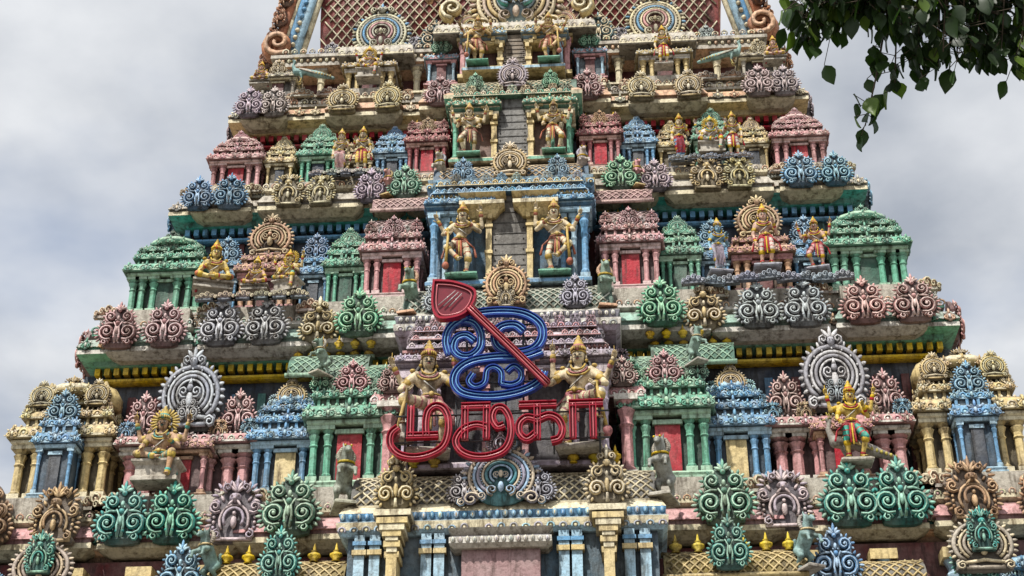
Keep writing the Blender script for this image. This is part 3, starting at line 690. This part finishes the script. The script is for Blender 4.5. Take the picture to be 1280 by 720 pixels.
UP=[((.13,0,.81),(.27,.02,.75),(.31,-.04,.93)),((-.13,0,.81),(-.27,.02,.75),(-.31,-.04,.93))]
UP2=[((.13,0,.81),(.25,.03,.7),(.33,-.05,.84)),((-.13,0,.81),(-.26,.02,.78),(-.25,-.04,.97))]
guard=figure(UP2+[((.13,-.01,.79),(.26,-.05,.64),(.17,-.17,.58)),((-.13,-.01,.79),(-.24,-.06,.66),(-.1,-.19,.72))],
   [((-.06,0,.5),(-.09,-.03,.27),(-.05,.01,.05),(-.08,-.09,.02)),((.06,0,.5),(.2,-.13,.38),(.04,-.15,.19),(-.01,-.24,.15))],
   hx=.035,props=(club((.17,-.2,.6),(.2,-.17,.07)),held((.36,-.06,.92)),held((-.25,-.05,1.06)),pedestal()))
guard2=figure(UP2+[((.13,-.01,.79),(.27,-.05,.62),(.2,-.22,.55)),((-.13,-.01,.79),(-.27,-.04,.68),(-.3,-.2,.6))],
   [((-.06,0,.5),(-.16,-.1,.3),(-.12,.02,.05),(-.16,-.08,.02)),((.06,0,.5),(.24,-.2,.46),(.2,-.18,.2),(.24,-.28,.17))],
   hx=-.03,props=(club((.2,-.24,.56),(.3,-.22,.04)),held((.36,-.06,.92)),held((-.25,-.05,1.06)),pedestal(),lambda g,T: lathe(g,.21,-.2,0,[(.09,0),(.07,.05),(.05,.1),(.08,.16)],6,8)))
stand4=figure(UP+[((.13,-.01,.79),(.22,-.03,.63),(.16,-.15,.7)),((-.13,-.01,.79),(-.2,-.02,.62),(-.17,-.14,.52))],
   [((-.06,0,.5),(-.1,-.04,.27),(-.09,.01,.05),(-.12,-.1,.02)),((.06,0,.5),(.15,-.1,.3),(.09,.01,.05),(.13,-.1,.02))],hx=-.02,
   props=(held((.33,-.05,1.02)),held((-.33,-.05,1.02)),pedestal()))
stand2=figure([((.13,0,.8),(.2,-.0,.62),(.15,-.14,.7)),((-.13,0,.8),(-.18,.0,.6),(-.16,-.06,.44))],
   [((-.06,0,.5),(-.07,-.03,.27),(-.07,.01,.05),(-.08,-.1,.02)),((.06,0,.5),(.09,-.06,.28),(.07,.01,.05),(.1,-.09,.02))],tache=False,hx=.015,props=(pedestal(),))
lady=figure([((.12,0,.8),(.18,0,.62),(.13,-.14,.68)),((-.12,0,.8),(-.17,.02,.6),(-.16,-.04,.44))],
   [((-.05,0,.5),(-.06,-.02,.27),(-.06,.0,.06),(-.06,-.1,.02)),((.05,0,.5),(.06,-.02,.27),(.06,.0,.06),(.06,-.1,.02))],skirt=True,tache=False,hx=-.02,props=(pedestal(),))
seat=figure(UP+[((.13,0,.8),(.22,-.04,.64),(.15,-.18,.66)),((-.13,0,.8),(-.23,-.04,.63),(-.18,-.18,.56))],
   [((-.06,0,.2),(-.24,-.16,.2),(-.02,-.2,.15),(.06,-.22,.14)),((.06,0,.2),(.2,-.2,.2),(.17,-.2,-.08),(.18,-.29,-.11))],dz=-.3,halo=True,
   props=(held((.33,-.05,1.02)),held((-.33,-.05,1.02)),lambda g,T: stack(g,0,0,.25,.14,[(.03,-.14),(.03,-.1),(-.01,-.06),(-.01,.06),(.04,.1),(.04,.13)],6)))
seat2=figure([((.13,0,.8),(.2,-.02,.62),(.2,-.16,.52)),((-.13,0,.8),(-.22,.0,.62),(-.12,-.16,.66))],
   [((-.06,0,.2),(-.23,-.18,.19),(.0,-.21,.14),(.08,-.22,.13)),((.06,0,.2),(.23,-.18,.19),(0.02,-.25,.15),(-.06,-.26,.14))],dz=-.3,tache=False,
   props=(lambda g,T: stack(g,0,0,.25,.14,[(.03,-.0),(.03,.03),(-.01,.04),(-.01,.09),(.04,.1),(.04,.13)],6),))
skinC=(.72,.60,.40);skinP=(.66,.43,.33);skinW=(.70,.60,.52);skinB=(.24,.42,.54)
def place(name,proto,x,y,z,h,skin,cloth,mx=1,rz=0,c6=(.1,.28,.2),sash=red,gold_=gold):
    g=G(); g.add(proto,(0,0,.08*h),(h*mx,h,h),rz,[skin,cloth,gold_,(.03,.025,.025),sash,(.7,.68,.62),c6],0,.05)
    return mkobj(name,g,plaster,None,(x,y,z))
gg_=(.52,.36,.10); sg=(.38,.11,.06)
place("guardian_statue",guard2,-1.55,-1.05,14.45,2.12,skinC,(.72,.6,.4),-1,.15,c6=stone,sash=dpink,gold_=gg_)
place("guardian_statue",guard2,1.55,-1.05,14.45,2.12,skinC,lcream,1,-.15,c6=stone,sash=dpink,gold_=gg_)
for s in (1,-1):
    place("guardian_statue",guard,s*1.05,.3,19.36,1.66,skinC,lcream,s,c6=green,gold_=gg_,sash=sg)
    place("guardian_statue",stand4,s*1.03,1.25,23.36,1.3,skinC,lcream,s,c6=green,gold_=gg_,sash=sg)
    place("guardian_statue",guard,s*.92,1.95,26.7,1.3,(.68,.5,.26),peach,s,c6=green,gold_=gg_,sash=sg)
place("deity_statue",seat,-7.3,-.15,14.55,1.75,(.52,.33,.2),(.55,.4,.22),1,c6=stone,gold_=(.6,.44,.12),sash=teal)
place("deity_statue",stand4,7.1,-.25,14.4,1.5,(.68,.5,.16),(.05,.36,.27),1,c6=stone,sash=red)
place("deity_statue",seat2,-6.85,.8,19.45,1.6,(.72,.56,.22),(.55,.2,.1),1,.3,c6=stone)
place("deity_statue",seat2,-5.85,.8,19.45,1.1,(.62,.4,.3),red,1,0,c6=stone,sash=cream)
place("deity_statue",seat,-5.1,.8,19.55,1.15,(.7,.56,.3),green,1,-.3,c6=stone)
place("deity_statue",lady,4.75,.85,19.6,1.2,skinB,(.38,.4,.48),1,.2,c6=grey,sash=lil)
place("deity_statue",stand2,5.8,.75,19.62,1.4,skinP,skinW,1,0,c6=grey)
place("deity_statue",stand4,6.95,.85,19.6,1.15,(.55,.36,.27),pink,-1,-.2,c6=grey)
place("deity_statue",lady,-4.3,1.9,23.4,1.15,skinC,white,1,c6=stone,sash=pink); place("deity_statue",stand2,-3.75,1.85,23.4,1.15,skinC,yel,-1,c6=stone)
place("deity_statue",lady,4.1,1.85,23.4,1.15,skinC,blue,1,c6=stone)
place("deity_statue",seat,4.85,1.8,23.6,1.15,skinW,red,1,c6=stone,sash=green); place("deity_statue",stand2,5.4,1.85,23.4,1.15,skinC,white,-1,c6=stone)
place("deity_statue",seat,-3.85,2.6,26.95,1.1,skinW,peach,1,c6=stone); place("deity_statue",stand2,3.85,2.5,26.8,1.1,skinC,lcream,1,c6=stone)
place("deity_statue",seat2,-6.7,2.6,26.75,.95,skinP,stone,1,c6=stone); place("deity_statue",seat2,6.7,2.6,26.8,1.0,skinP,peach,1,c6=stone)
g=G()
cg=(.36,.42,.5)
for i in range(9): g.add(CL,(4.1+i*.42+random.uniform(-.05,.05),.72+random.uniform(-.08,.1),19.3+random.uniform(-.04,.06)),(.42,.7,.55),random.uniform(-.2,.2),[cg,(.55,.6,.66),mul(cg,.4)])
for i in range(6): g.add(CL,(-6.9+i*.42,.6,19.25),(.42,.6,.5),0,[(.45,.4,.36),lcream,mul(cg,.4)])
for i in range(5): g.add(CL,(-4.8+i*.35,1.7,23.3),(.36,.6,.4),0,[cg,white,mul(cg,.4)]); g.add(CL,(4.0+i*.4,1.65,23.3),(.36,.6,.4),0,[white,cg,mul(cg,.4)])
mkobj("cloud_pedestals",g,plaster,tower)
# animals ----------------------------------------------------
def yali():
    P=[((0,.16,.36),(0,-.02,.58),.13,.14,0),((0,-.02,.6),(0,-.08,.8),.12,.085,0),((0,-.08,.84),(0,-.2,.82),.08,.055,0),((0,-.2,.8),(0,-.26,.77),.05,.035,0)]
    for s in (1,-1):
        P+=[((s*.08,.17,.33),(s*.1,.05,.22),.085,.06,0),((s*.1,.05,.22),(s*.1,.17,.12),.05,.035,0),((s*.1,.17,.12),(s*.1,.14,.03),.03,.03,0),((s*.1,.14,.03),(s*.1,.07,.02),.035,.03,0),
            ((s*.09,-.08,.56),(s*.12,-.22,.5),.06,.04,0),((s*.12,-.22,.5),(s*.12,-.24,.4),.035,.03,0),((s*.12,-.24,.4),(s*.12,-.29,.39),.03,.025,0),
            ((s*.05,-.06,.9),(s*.07,-.05,.98),.03,.012,0)]
    P+=[((0,.24,.3),(0,.36,.42),.035,.03,0),((0,.36,.42),(0,.34,.58),.03,.045,0)]
    b=remesh(P,.02);g=G();g.add(b)
    for i in range(9):
        a=i/8*math.pi
        for s in (1,-1): sph(g,(s*(.05+.06*math.sin(a)),.0-.03*math.cos(a),.62+.035*i),(.045,.045,.035),1,6,4)
    for s in (1,-1): sph(g,(s*.045,-.2,.87),.02,2,6,4)
    ftube(g,[(.12*math.cos(a),-.06+.1*math.sin(a),.64) for a in np.linspace(0,2*math.pi,11)],[.02],2,5)
    stack(g,0,.04,.14,.26,[(.02,-.05),(.02,-.02),(0,.005)],1)
    return g.fin()
def peacock():
    P=[((-.1,0,.34),(.12,0,.32),.1,.08,0),((-.15,0,.38),(-.2,0,.52),.06,.04,0),((-.2,0,.52),(-.17,0,.64),.035,.03,0),((-.17,0,.64),(-.2,0,.67),.04,.035,0),((.12,0,.33),(.4,0,.24),.08,.09,3),((.4,0,.24),(.75,0,.12),.09,.04,3)]
    for s in (1,-1): P+=[((0,s*.04,.25),(.03,s*.04,.14),.04,.02,0),((.03,s*.04,.14),(-.01,s*.04,.02),.018,.016,2),((-.01,s*.04,.02),(-.06,s*.04,.01),.016,.012,2)]
    b=remesh(P,.016);g=G();g.add(b); capsule(g,(-.22,0,.67),(-.28,0,.65),.016,.005,2,6)
    for i in range(4): capsule(g,(-.17+.01*i,0,.7),(-.2+.04*i,0,.77),.004,.01,2,5)
    for i in range(5):
        for s in (1,-1): capsule(g,(-.02+.04*i,s*.08,.37-.01*i),(.14+.05*i,s*.09,.3-.02*i),.025,.012,1,6)
    for i in range(7): sph(g,(.3+.065*i,-.07,.26-.02*i),(.025,.02,.03),2,6,4)
    for s in (1,-1): sph(g,(-.19,s*.035,.675),.01,2,5,3)
    return g.fin()
YA,PCK=yali(),peacock()
def pl(name,p,x,y,z,s,mx,rz,P):
    g=G();g.add(p,(0,0,0),(s*mx,s,s),rz,P+[mul(P[0],.9)]); return mkobj(name,g,plaster,None,(x,y,z))
for s in (1,-1):
    pl("lion_statue",YA,s*3.15,-1.2,13.45,1.35,1,-s*.3,[(.36,.36,.32),stone,yel])
    pl("lion_statue",YA,s*2.15,0.0,18.35,1.25,1,s*.2,[(.24,.36,.28),peach,yel])
    pl("lion_statue",YA,s*1.7,1.15,22.55,.95,1,s*.3,[stone,grey,yel])
    pl("lion_statue",YA,s*4.05,.0,17.0,.9,1,s*.6,[(.22,.34,.27),stone,cream])
    pl("lion_statue",YA,s*5.85,-1.0,12.0,1.15,1,s*.5,[(.2,.34,.32),stone,cream])
    pl("lion_statue",YA,s*3.0,1.5,22.5,.8,1,s*.4,[pink,cream,yel])
    pl("peacock_statue",PCK,s*5.6,2.45,26.75,1.15,-1 if s>0 else 1,0,[(.22,.36,.34),stone,(.5,.38,.12)])
pl("peacock_statue",PCK,6.9,-.15,14.45,1.5,1,.2,[(.35,.3,.28),cream,(.5,.4,.1)])
# ------------------------------------------------------------------ neon sign
def smooth(p,n=6):
    p=[np.array(q,float) for q in p];out=[]
    for i in range(len(p)-1):
        p0=p[max(0,i-1)];p1=p[i];p2=p[i+1];p3=p[min(len(p)-1,i+2)]
        for j in range(n):
            t=j/n; out.append(.5*((2*p1)+(-p0+p2)*t+(2*p0-5*p1+4*p2-p3)*t*t+(-p0+3*p1-3*p2+p3)*t**3))
    out.append(p[-1]);return np.array(out)
SY=-1.75
def sxz(q): return ((q[0]-626)*.0159,14.75+(530-q[1])*.0178)
def channel(g,pts,w,c,cn,sharp=False,dep=.14,yo=0):
    P=np.array([sxz(q) for q in (pts if sharp else smooth(pts))])
    if sharp:
        Q=[]
        for a,b in zip(P[:-1],P[1:]): Q+= [a+(b-a)*t for t in (0,.05,.5,.95)]
        P=np.array(Q+[P[-1]])
    T=np.gradient(P,axis=0);T/=np.linalg.norm(T,axis=1)[:,None]+1e-9;S=np.stack([-T[:,1],T[:,0]],1)
    y=SY+yo
    def pt(i,o,yy): return (P[i,0]+S[i,0]*o,yy,P[i,1]+S[i,1]*o)
    R=[[pt(i,-w/2,y),pt(i,-w/2,y-dep),pt(i,-w/2+.02,y-dep),pt(i,-w/2+.02,y-dep*.45),pt(i,w/2-.02,y-dep*.45),pt(i,w/2-.02,y-dep),pt(i,w/2,y-dep),pt(i,w/2,y)] for i in range(len(P))]
    g.grid(R,[c]*(len(R)-1),True,True,True,False)
    for o in ((-w*.2,w*.2) if w>.145 else (0,)): ftube(g,[pt(i,o,y-dep*.75) for i in range(len(P))],[.014],cn,5)
sred=(.40,.008,.03);sredn=(.72,.2,.22);sbl=(.010,.05,.32);sbln=(.2,.45,.78)
sign=empty("temple_neon_sign")
enam=bpy.data.materials.new("sign_enamel")
g=G();W=.14
channel(g,[(514,501),(514,538)],W,sred,sredn,True); channel(g,[(509,538),(549,538)],W,sred,sredn,True,yo=-.004)
channel(g,[(534,538),(533,522),(536,508),(545,502),(555,506),(561,519),(561,537),(555,552),(539,561),(519,564),(501,560),(490,549),(490,535),(499,527)],W,sred,sredn,yo=-.008)
for s_ in ([(582,544),(582,504)],[(577,504),(614,504)],[(609,504),(609,544)]): channel(g,s_,W,sred,sredn,True,yo=-.003*len(s_)-.001*s_[0][0]/100)
channel(g,[(609,530),(595,527),(579,533),(571,546),(577,558),(593,565),(613,565),(631,558),(639,542),(638,522),(630,508),(620,508),(616,519),(622,530),(631,528)],W,sred,sredn,yo=-.012)
for s_ in ([(649,504),(696,504)],[(672,504),(672,546)],[(716,546),(716,504)],[(711,504),(754,504)],[(741,504),(741,546)]): channel(g,s_,W,sred,sredn,True,yo=-.001*s_[0][0]/100)
channel(g,[(672,523),(659,520),(650,527),(650,539),(659,546),(670,539)],W,sred,sredn,yo=-.012)
channel(g,[(672,523),(686,518),(698,523),(703,535),(699,546),(689,549)],W,sred,sredn,yo=-.012)
mkobj("tamil_letters",g,enam,sign)
g=G()
channel(g,[(592,421),(581,414),(569,418),(566,431),(575,440),(589,440),(600,429),(600,411),(590,397),(573,395),(560,405),(556,421),(560,437)],.17,sbl,sbln)
channel(g,[(566,399),(585,388),(622,384),(655,388),(676,402),(679,421),(667,435),(645,439),(625,431),(619,417),(627,405),(644,403),(655,411)],.19,sbl,sbln,yo=-.01)
channel(g,[(679,437),(655,444),(620,444),(590,448),(572,459),(568,475),(580,488),(612,493),(648,489),(673,478),(681,463)],.19,sbl,sbln,yo=-.02)
channel(g,[(592,463),(586,473),(594,480),(606,475),(609,460),(618,456),(627,463),(627,477)],.12,sbl,sbln,yo=-.005)
channel(g,[(627,477),(640,479),(651,474),(652,463),(643,456),(634,462)],.12,sbl,sbln,yo=-.015)
mkobj("om_symbol",g,enam,sign)
g=G()
channel(g,[(586,383),(640,437),(686,484)],.15,(.30,.012,.02),sredn,yo=-.2)
out=[(538,352),(565,355),(592,366),(594,380),(583,397),(565,404),(545,403),(537,385)]
Pq=[sxz((a,b-8)) for a,b in smooth(out+[out[0]],5)[:-1]]
c=np.mean(Pq,axis=0)
R=[[(x,SY-.12,z) for x,z in Pq],[(x,SY-.3,z) for x,z in Pq],[(c[0]+(x-c[0])*.9,SY-.3,c[1]+(z-c[1])*.9) for x,z in Pq],[(c[0]+(x-c[0])*.9,SY-.23,c[1]+(z-c[1])*.9) for x,z in Pq]]
g.grid(R,[sred,sred,(.22,.02,.035)],True,True,True,False)
ftube(g,[(c[0]+(x-c[0])*.78,SY-.26,c[1]+(z-c[1])*.78) for x,z in Pq+[Pq[0]]],[.014],sredn,5)
for k in (-7,0,7):
    a=sxz((553+k,380+k*.2));b=sxz((572+k*.6,362+k*.3)); ftube(g,[(a[0],SY-.27,a[1]),(b[0],SY-.27,b[1])],[.013],(.5,.4,.4),5)
mkobj("vel_spear",g,enam,sign)
g=G()
dk=(.03,.03,.032)
def rod(a,b,r=.022): ftube(g,[a,b],[r],dk,6)
for x in (-1.9,-.9,.1,1.05,1.95): rod((x,SY+.06,14.2),(x,SY+.06,15.4),.02)
for z in (14.52,15.1): rod((-2.1,SY+.04,z),(2.15,SY+.04,z),.02)
for x in (-.7,.45):
    rod((x,SY+.06,15.2),(x,SY+.06,17.4),.025); rod((x,SY+.06,16.9),(x,-.2,17.3),.02)
for x in (-1.9,1.95,.1): rod((x,SY+.06,14.3),(x,-.9,14.3),.02); rod((x,SY+.06,15.2),(x,-.5,14.9),.02)
rod((-1.0,SY+.05,17.1),(.8,SY+.05,17.1)); rod((-1.0,SY+.05,15.8),(.9,SY+.05,15.8))
ftube(g,[(-.7,SY+.08,15.6),(-.9,-1.3,15.0),(-.5,-1.2,14.5),(-.2,-1.25,14.3)],[.012],dk,5)
mkobj("sign_frame",g,enam,sign)
# ------------------------------------------------------------------ tree
tree=empty("broadleaf_tree")
g=G();bk=(.10,.075,.05)
ftube(g,[(9.6,-20.8,-.1),(9.5,-20.9,2),(9.2,-21,4.2),(8.9,-21.1,6)],[.42,.33,.3,.26],bk,12)
ftube(g,[(8.9,-21.1,5.9),(8.2,-21.4,7.4),(7.0,-21.8,8.8),(5.6,-22.1,9.1),(4.4,-22.2,8.85),(3.5,-22.25,8.55)],[.2,.13,.09,.05,.02,.008],bk,8)
ftube(g,[(8.9,-21.1,5.9),(9.8,-20.4,8),(10.5,-19.5,10.5)],[.22,.14,.05],bk,8); ftube(g,[(8.9,-21.1,5.9),(8.8,-22.5,8.5),(8.4,-24,10.5)],[.2,.12,.04],bk,8)
leaves=G()
def leaf(c,L,yaw,pitch,col):
    M=Matrix.Rotation(yaw,3,'Z')@Matrix.Rotation(pitch,3,'X')@Matrix.Rotation(random.uniform(-.8,.8),3,'Y')
    R=[]
    for t,w in ((0,.02),(.18,.26),(.4,.34),(.65,.25),(.85,.11),(1,.005)):
        R.append([tuple(np.array(c)+np.array(M@Vector((s*w*L,t*L,-abs(s)*-.08*L-.12*L*t*t)))) for s in (-1,0,1)])
    leaves.grid(R,col,False)
def twig(P,n,sp,L0=.1,L1=.165):
    P=[np.array(p,float) for p in P]; ftube(g,P,[.012,.004],bk,5)
    for i in range(n):
        t=random.random()**.75*(len(P)-1);j=min(int(t),len(P)-2);c=P[j]+(P[j+1]-P[j])*(t-j)
        q=c+np.clip(np.random.normal(0,sp,3),-2*sp,2*sp); ftube(g,[c,q],[.003],bk,3)
        b=random.uniform(.5,1.5);col=(.026*b,.052*b,.014*b) if random.random()<.86 else (.12,.19,.03)
        leaf(q,random.uniform(L0,L1),random.uniform(0,6.28),random.uniform(-1.9,-.9),col)
Y=-22.1
twig([(4.3,Y,8.8),(4.05,Y,8.2),(3.93,Y+.1,7.7),(3.83,Y+.2,7.36)],34,.05); twig([(4.35,Y,8.8),(4.1,Y,8.2),(4.02,Y+.1,7.55)],30,.05)
twig([(3.9,Y,8.75),(3.62,Y,8.3),(3.52,Y,7.9)],48,.06)
for x,zb in ((3.5,7.98),(3.66,7.9),(3.82,7.95),(4.0,7.85),(4.15,7.68),(4.28,7.6),(4.4,7.7),(4.52,7.74),(4.64,7.64),(4.76,7.62),(4.88,7.55),(5.0,7.52),(5.15,7.55),(5.3,7.6),(5.5,7.7)):
    for yo in (0,-.3):
        twig([(x+.25,Y+yo,8.9),(x+.1,Y+yo,8.3),(x,Y+yo*.6,zb+random.uniform(-.03,.12))],52,.085)
for P,n,sp in (([(5.6,Y,9.0),(5.8,Y,8.3)],90,.2),([(6,Y,9),(6.3,Y,8.5)],110,.25),([(5,Y,9.0),(4.2,Y-.2,8.7)],110,.14),([(4.2,Y,8.8),(3.6,Y-.1,8.5)],90,.1)):
    twig(P,n,sp)
for i in range(30):
    a=np.array([9+random.uniform(-1.5,2.6),-21+random.uniform(-3,3),9.5+random.uniform(-.8,2)]); twig([a,a+np.array([random.uniform(-.6,.8),random.uniform(-.6,.6),-.3])],45,.35,.12,.2)
lm=bpy.data.materials.new("leaf");bm_=bpy.data.materials.new("bark")
mkobj("trunk_and_limbs",g,bm_,tree); mkobj("foliage",leaves,lm,tree)
gg=G(); gg.grid([[(-900,-900,0),(900,-900,0)],[(-900,900,0),(900,900,0)]],(.2,.19,.17),False); gm=bpy.data.materials.new("paving"); mkobj("ground",gg,gm)
# ------------------------------------------------------------------ materials
def nt(m): m.use_nodes=True; t=m.node_tree; return t,t.nodes,t.links,t.nodes["Principled BSDF"]
def mix(N,L,f,a,b,mode='MIX'):
    n=N.new("ShaderNodeMix");n.data_type='RGBA';n.blend_type=mode
    for i,v in ((0,f),(6,a),(7,b)):
        if hasattr(v,'is_linked') or hasattr(v,'links'): L.new(v,n.inputs[i])
        else: n.inputs[i].default_value=v
    return n.outputs[2]
def noise(N,L,co,scale,det=4,rough=.6):
    n=N.new("ShaderNodeTexNoise");n.inputs["Scale"].default_value=scale;n.inputs["Detail"].default_value=det;n.inputs["Roughness"].default_value=rough;L.new(co,n.inputs["Vector"]);return n.outputs["Fac"]
def ramp(N,L,f,a,b,ca=(0,0,0,1),cb=(1,1,1,1)):
    n=N.new("ShaderNodeValToRGB");n.color_ramp.elements[0].position=a;n.color_ramp.elements[1].position=b;n.color_ramp.elements[0].color=ca;n.color_ramp.elements[1].color=cb;L.new(f,n.inputs[0]);return n.outputs[0]
t,N,L,B=nt(plaster)
geo=N.new("ShaderNodeNewGeometry");at=N.new("ShaderNodeAttribute");at.attribute_name="Col"
mp=N.new("ShaderNodeMapping");mp.inputs["Scale"].default_value=(3.5,3.5,.5);L.new(geo.outputs["Position"],mp.inputs[0])
n1=noise(N,L,geo.outputs["Position"],1.1,4);n2=noise(N,L,mp.outputs[0],1.6,4,.7);n3=noise(N,L,geo.outputs["Position"],9,4,.75)
lim=N.new("ShaderNodeMath");lim.operation='MULTIPLY';lim.inputs[1].default_value=.2;L.new(ramp(N,L,n1,.38,.68),lim.inputs[0])
c=mix(N,L,lim.outputs[0],at.outputs["Color"],(.62,.59,.54,1))
c=mix(N,L,.8,c,ramp(N,L,n3,.3,.56,(.46,.43,.40,1),(1.18,1.18,1.18,1)),'MULTIPLY')
c=mix(N,L,ramp(N,L,n2,.50,.66),c,mix(N,L,1.0,c,(.32,.29,.26,1),'MULTIPLY'))
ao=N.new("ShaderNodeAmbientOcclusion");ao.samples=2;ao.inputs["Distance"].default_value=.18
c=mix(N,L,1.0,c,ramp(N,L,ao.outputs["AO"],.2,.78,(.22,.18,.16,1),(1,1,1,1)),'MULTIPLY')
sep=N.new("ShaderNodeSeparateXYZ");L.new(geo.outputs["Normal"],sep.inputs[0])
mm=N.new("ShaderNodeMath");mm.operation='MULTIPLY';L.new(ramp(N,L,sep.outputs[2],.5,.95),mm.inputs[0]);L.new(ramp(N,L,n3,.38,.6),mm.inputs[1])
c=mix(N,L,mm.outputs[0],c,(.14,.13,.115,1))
hs=N.new("ShaderNodeHueSaturation");hs.inputs["Saturation"].default_value=1.12;hs.inputs["Value"].default_value=1.03;L.new(c,hs.inputs["Color"])
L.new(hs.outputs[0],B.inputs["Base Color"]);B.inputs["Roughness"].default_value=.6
bp=N.new("ShaderNodeBump");bp.inputs["Strength"].default_value=.55;bp.inputs["Distance"].default_value=.03;L.new(noise(N,L,geo.outputs["Position"],14,4,.75),bp.inputs["Height"]);L.new(bp.outputs[0],B.inputs["Normal"])
t,N,L,B=nt(enam);at=N.new("ShaderNodeAttribute");at.attribute_name="Col";geo=N.new("ShaderNodeNewGeometry")
L.new(mix(N,L,.6,at.outputs["Color"],ramp(N,L,noise(N,L,geo.outputs["Position"],5,5),.3,.7,(.6,.6,.6,1),(1.1,1.1,1.1,1)),'MULTIPLY'),B.inputs["Base Color"]);B.inputs["Roughness"].default_value=.28
t,N,L,B=nt(lm);at=N.new("ShaderNodeAttribute");at.attribute_name="Col";L.new(at.outputs["Color"],B.inputs["Base Color"]);B.inputs["Roughness"].default_value=.45
tr=N.new("ShaderNodeBsdfTranslucent");L.new(mix(N,L,1.0,at.outputs["Color"],(1.3,1.6,.6,1),'MULTIPLY'),tr.inputs[0]);ms=N.new("ShaderNodeMixShader");ms.inputs[0].default_value=.3
L.new(B.outputs[0],ms.inputs[1]);L.new(tr.outputs[0],ms.inputs[2]);L.new(ms.outputs[0],N["Material Output"].inputs[0])
t,N,L,B=nt(bm_);geo=N.new("ShaderNodeNewGeometry");L.new(ramp(N,L,noise(N,L,geo.outputs["Position"],12,6),.3,.7,(.04,.03,.02,1),(.13,.1,.07,1)),B.inputs["Base Color"]);B.inputs["Roughness"].default_value=.9
t,N,L,B=nt(gm);geo=N.new("ShaderNodeNewGeometry");br=N.new("ShaderNodeTexBrick");br.inputs["Scale"].default_value=1.2;L.new(geo.outputs["Position"],br.inputs[0]);br.inputs[1].default_value=(.22,.2,.17,1);br.inputs[2].default_value=(.17,.16,.14,1);br.inputs[3].default_value=(.08,.08,.08,1);L.new(br.outputs[0],B.inputs["Base Color"]);B.inputs["Roughness"].default_value=.85
# ------------------------------------------------------------------ sky + sun
w=bpy.data.worlds.new("World");sc.world=w;w.use_nodes=True;t=w.node_tree;N=t.nodes;L=t.links;N.clear()
EL,AZ=math.radians(57),math.radians(207)
sky=N.new("ShaderNodeTexSky");sky.sky_type='NISHITA';sky.sun_disc=False;sky.sun_elevation=EL;sky.sun_rotation=AZ
b1=N.new("ShaderNodeBackground");b1.inputs[1].default_value=.15;L.new(sky.outputs[0],b1.inputs[0])
tc=N.new("ShaderNodeTexCoord");sp=N.new("ShaderNodeSeparateXYZ");L.new(tc.outputs["Generated"],sp.inputs[0])
ad=N.new("ShaderNodeMath");ad.operation='ADD';ad.inputs[1].default_value=.25;L.new(sp.outputs[2],ad.inputs[0])
cb=N.new("ShaderNodeCombineXYZ")
for i in (0,1):
    dv=N.new("ShaderNodeMath");dv.operation='DIVIDE';L.new(sp.outputs[i],dv.inputs[0]);L.new(ad.outputs[0],dv.inputs[1]);L.new(dv.outputs[0],cb.inputs[i])
na=noise(N,L,cb.outputs[0],3.4,7,.48)
mpw=N.new("ShaderNodeMapping");mpw.inputs["Location"].default_value=(3.3,1.7,0);L.new(cb.outputs[0],mpw.inputs[0]);nc=noise(N,L,mpw.outputs[0],1.7,6,.5)
cc=ramp(N,L,na,.36,.62,(.40,.44,.51,1),(.84,.86,.89,1))
b2=N.new("ShaderNodeBackground");L.new(cc,b2.inputs[0]);b2.inputs[1].default_value=1.0
ms=N.new("ShaderNodeMixShader");L.new(ramp(N,L,nc,.24,.46),ms.inputs[0]);L.new(b1.outputs[0],ms.inputs[1]);L.new(b2.outputs[0],ms.inputs[2])
o=N.new("ShaderNodeOutputWorld");L.new(ms.outputs[0],o.inputs[0])
sl=bpy.data.lights.new("sun","SUN");sl.energy=4.8;sl.angle=math.radians(1.5);sl.color=(1,.965,.90);so=bpy.data.objects.new("sun",sl);sc.collection.objects.link(so)
d=Vector((math.sin(AZ)*math.cos(EL),math.cos(AZ)*math.cos(EL),math.sin(EL)));so.rotation_euler=d.to_track_quat('Z','Y').to_euler();so.location=d*60
# ------------------------------------------------------------------ camera
cam=bpy.data.cameras.new("camera");co=bpy.data.objects.new("camera",cam);sc.collection.objects.link(co);sc.camera=co
cam.sensor_width=36;cam.lens=36*1970/1280;cam.clip_end=4000
co.location=(2.2,-30,1.6);co.rotation_euler=(math.radians(120),0,math.radians(4))
sc.view_settings.view_transform='Standard';sc.view_settings.look='None';sc.view_settings.exposure=0
